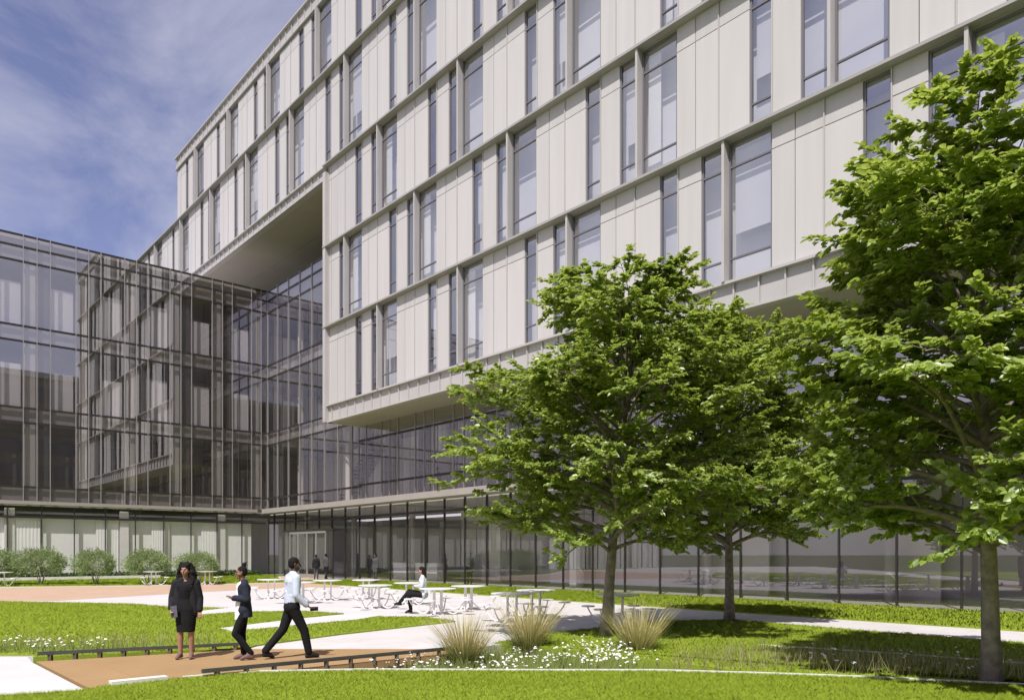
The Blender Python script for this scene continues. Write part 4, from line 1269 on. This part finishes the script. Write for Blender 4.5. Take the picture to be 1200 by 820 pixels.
def clutch(t, child, p):
    g = MB(); c = p.hd[1]
    g.hexa([c+V3(-.11,.03,-.09),c+V3(.015,-.02,-.12),c+V3(.015,.005,-.12),c+V3(-.11,.055,-.09),c+V3(-.09,.03,.12),c+V3(.03,-.02,.10),c+V3(.03,.005,.10),c+V3(-.09,.055,.12)])
    bag = bpy.data.objects.new('clutch_bag', g.mesh('clutch_bag', cloth('grey_leather',(.10,.105,.13))))
    COL.objects.link(bag)
    bag.matrix_world = Matrix.LocRotScale(t.location, t.rotation_euler, t.scale)
    tag(bag, 'slate grey clutch bag held at the side of the curly haired woman', 'clutch bag')
x, y = at(218, 13.1)
person('woman with long curly black hair in black blazer and knee length black dress', (x,y,.004), math.pi+.16, 111/F*13.1/1.75, p1, (.34,.19,.125),
       [('dress',dress,dressfn),('jacket',black,jacket1),('shoes',nude,lambda g: [caps(g, foot_caps(p1,k,.005)[1:]) for k in (0,1)])], hair='curly', extras=clutch)

# woman with bun, facing left
p2 = pose(fem=.92, head=V3(0,.045,1.63), el=[V3(-.225,-.05,1.14),V3(.225,-.05,1.14)], wr=[V3(-.11,.19,1.17),V3(.10,.20,1.15)], hd=[V3(-.05,.26,1.20),V3(.04,.27,1.17)],
          kn=[V3(-.09,.16,.50),V3(.09,.03,.49)], an=[V3(-.10,-.12,.11),V3(.09,.0,.09)], toe=[V3(-.11,.05,.03),V3(.10,.16,.03)])
def shirt2(g):
    caps(g, [(V3(0,.055,1.38),V3(0,.06,1.05),.075,.08,.01)]); loft(g, [(0,.05,1.10,.12,.10),(-.02,.065,.90,.13,.10),(-.04,.075,.75,.10,.095)])
    g.capsule(p2.neck+V3(0,.02,-.03), p2.neck+V3(0,.0,.02), .062,.056)
def jacket2(g):
    i = .02
    caps(g, torso_caps(p2,.014)); 
    loft(g, [(0,-.005,1.12,.155,.115),(0,-.02,.95,.19,.125),(0,-.03,.80,.20,.125)])
    for k in (0,1): caps(g, [(p2.sh[k],p2.el[k],.057,.047,i),(p2.el[k],p2.el[k].lerp(p2.wr[k],.90),.047,.036,i)])
def phone2(t, child, p):
    g = MB(); c = (p.hd[0]+p.hd[1])/2+V3(0,.05,.0)
    g.box(c.x-.09,c.x+.09,c.y-.05,c.y+.09,c.z-.005,c.z+.006)
    o = bpy.data.objects.new('tablet', g.mesh('tablet', cloth('tablet_white',(.6,.6,.62)))); COL.objects.link(o)
    o.matrix_world = Matrix.LocRotScale(t.location, t.rotation_euler, t.scale)
    tag(o, 'thin pale tablet held by the woman with the hair bun', 'tablet')
x, y = at(286, 13.0)
person('woman with a high hair bun in navy blazer, white shirt and black trousers', (x,y,.004), math.pi/2+.38, 109/F*13.0/1.75, p2, (.22,.115,.075),
       [('trousers',dress,trousers(p2,.008)),('shirt',white,shirt2),('jacket',navy,jacket2),('shoes',nude,shoes(p2))], hair='bun', extras=phone2)

# man walking right, seen from behind
p3 = pose(fem=1.12, look=-.1, pel=V3(0,0,.90), waist=V3(0,.01,1.10), chest=V3(0,.02,1.31), neck=V3(0,.02,1.47), head=V3(0,.045,1.64),
          sh=[V3(-.195,.0,1.41),V3(.195,.03,1.41)], el=[V3(-.26,.0,1.13),V3(.24,.02,1.12)], wr=[V3(-.22,.20,1.0),V3(.24,.20,.93)], hd=[V3(-.19,.29,.97),V3(.235,.29,.88)],
          hip=[V3(-.09,0,.88),V3(.09,0,.88)], kn=[V3(-.10,-.13,.50),V3(.10,.19,.49)], an=[V3(-.10,-.43,.13),V3(.10,.27,.085)], toe=[V3(-.115,-.30,.03),V3(.12,.42,.035)])
def shirt3(g):
    caps(g, torso_caps(p3,.014)[:2]+torso_caps(p3,.014)[3:5]+torso_caps(p3,.014)[7:])
    loft(g, [(0,.01,1.18,.175,.125),(0,.005,1.06,.175,.135),(0,.0,.965,.172,.13)])
    for k in (0,1): caps(g, [(p3.sh[k],p3.el[k],.060,.050,.016),(p3.el[k],p3.el[k].lerp(p3.wr[k],.92),.050,.038,.014)])
    g.capsule(p3.neck+V3(0,0,-.02), p3.neck+V3(0,.005,.02), .064,.062)
def phone3(t, child, p):
    g = MB(); c = p.hd[1]+V3(.0,.03,-.01)
    g.box(c.x-.012,c.x+.0,c.y-.06,c.y+.08,c.z-.035,c.z+.035)
    o = bpy.data.objects.new('phone', g.mesh('phone', cloth('phone_black',(.02,.02,.022)))); COL.objects.link(o)
    o.matrix_world = Matrix.LocRotScale(t.location, t.rotation_euler, t.scale)
    tag(o, 'black phone in the hand of the man in the blue shirt', 'phone')
x, y = at(342, 13.15)
person('man in pale blue shirt and black trousers striding right over the footbridge', (x,y,.004), -math.pi/2+.52, 117/F*13.15/1.75, p3, (.09,.05,.035),
       [('trousers',dress,trousers(p3,.018)),('shirt',blue,shirt3),('shoes',shoe,shoes(p3,.008))], extras=phone3)

# seated woman
ps = pose(fem=.92, pel=V3(0,0,.56), waist=V3(0,.02,.74), chest=V3(0,.04,.94), neck=V3(0,.05,1.10), head=V3(0,.085,1.27),
          sh=[V3(-.17,.05,1.04),V3(.17,.05,1.04)], el=[V3(-.22,.10,.80),V3(.22,.10,.80)], wr=[V3(-.10,.28,.82),V3(.10,.28,.80)], hd=[V3(-.03,.34,.86),V3(.05,.35,.84)],
          hip=[V3(-.09,.02,.55),V3(.09,.02,.55)], kn=[V3(-.05,.46,.57),V3(.06,.44,.66)], an=[V3(-.06,.40,.10),V3(.0,.72,.32)], toe=[V3(-.07,.55,.03),V3(-.01,.88,.28)])
def tops(g):
    caps(g, torso_caps(ps,.016))
    for k in (0,1): caps(g, [(ps.sh[k],ps.el[k],.057,.047,.018),(ps.el[k],ps.el[k].lerp(ps.wr[k],.9),.047,.036,.016)])
def shades(t, child, p):
    g = MB(); c = p.head
    g.box(c.x-.07,c.x+.07,c.y+.088,c.y+.105,c.z-.005,c.z+.03); child('sunglasses', g.mesh('sunglasses', M['bark']), cloth('lens',(.01,.01,.01)))
x, y = at(497, 23.2)
person('seated woman in sunglasses, grey patterned top and black trousers with crossed legs', (x,y,.0), math.pi/2+.15, 1.0, ps, (.38,.22,.15),
       [('trousers',dress,trousers(ps,.010)),('top',printc,tops),('shoes',shoe,shoes(ps))], hair='long', vox=.016, hands=True, extras=shades)
# a stool of her table under her
# distant figures
def simple_person(label, loc, yaw, h, top, bottom, tone=(.12,.07,.05), coat=False, hair='short', walk=0.0):
    p = pose(kn=[V3(-.095,.02+walk*.4,.49),V3(.095,.02-walk*.2,.49)], an=[V3(-.10,-.02+walk,.085),V3(.10,-.02-walk,.10)], toe=[V3(-.115,.13+walk,.03),V3(.115,.13-walk,.03)])
    person(label, loc, yaw, h/1.75, p, tone, [('trousers',bottom,trousers(p)),('jacket',top,jacket(p,.02,.62 if coat else .84)),('shoes',shoe,shoes(p))], vox=.03, hands=False, face=False, hair=hair)
x, y = at(382, 53.5); simple_person('man in a dark grey suit walking in front of the entrance doors', (x,y,.006), -.6, 1.76, grey, black, walk=.14)
x, y = at(370.5, 52.8); simple_person('person in dark clothes near the doors, half hidden by the man in blue', (x,y,.006), .4, 1.70, black, grey)
x, y = at(440, 46.0); simple_person('person in grey standing on the grass edge before the ground floor glass', (x,y,.03), 2.4, 1.74, grey, grey, coat=True)
x, y = at(550.5, 43.9); simple_person('person in a dark coat standing inside behind the ground floor glass', (x,y,.02), 2.6, 1.82, black, black, coat=True)
x, y = at(865, 34.2); simple_person('person in an orange brown outfit inside, seen beside the rear tree trunk', (x,y,.02), 2.2, 1.68, rust, rust, coat=True)
q = P(AW-.55, 12.72); simple_person('person in a tan coat at the foot of the glass wing between two shrubs', (q[0],q[1],.02), 2.8, 1.66, tanc, tanc, coat=True)
q = P(54.45, BG+1.1); simple_person('dark figure standing at the glass on the top floor of the corner', (q[0],q[1],16.80), 2.8, 1.8, black, black)
x, y = at(376, 59.0); simple_person('dark figure at the glass one floor below, next to the white block', (x,y,11.20), 2.2, 1.74, grey, black)
x, y = at(512.5, 47.6); simple_person('person in dark blue standing inside the second floor glazing', (x,y,CAN1+.01), 2.4, 1.74, navy, navy)
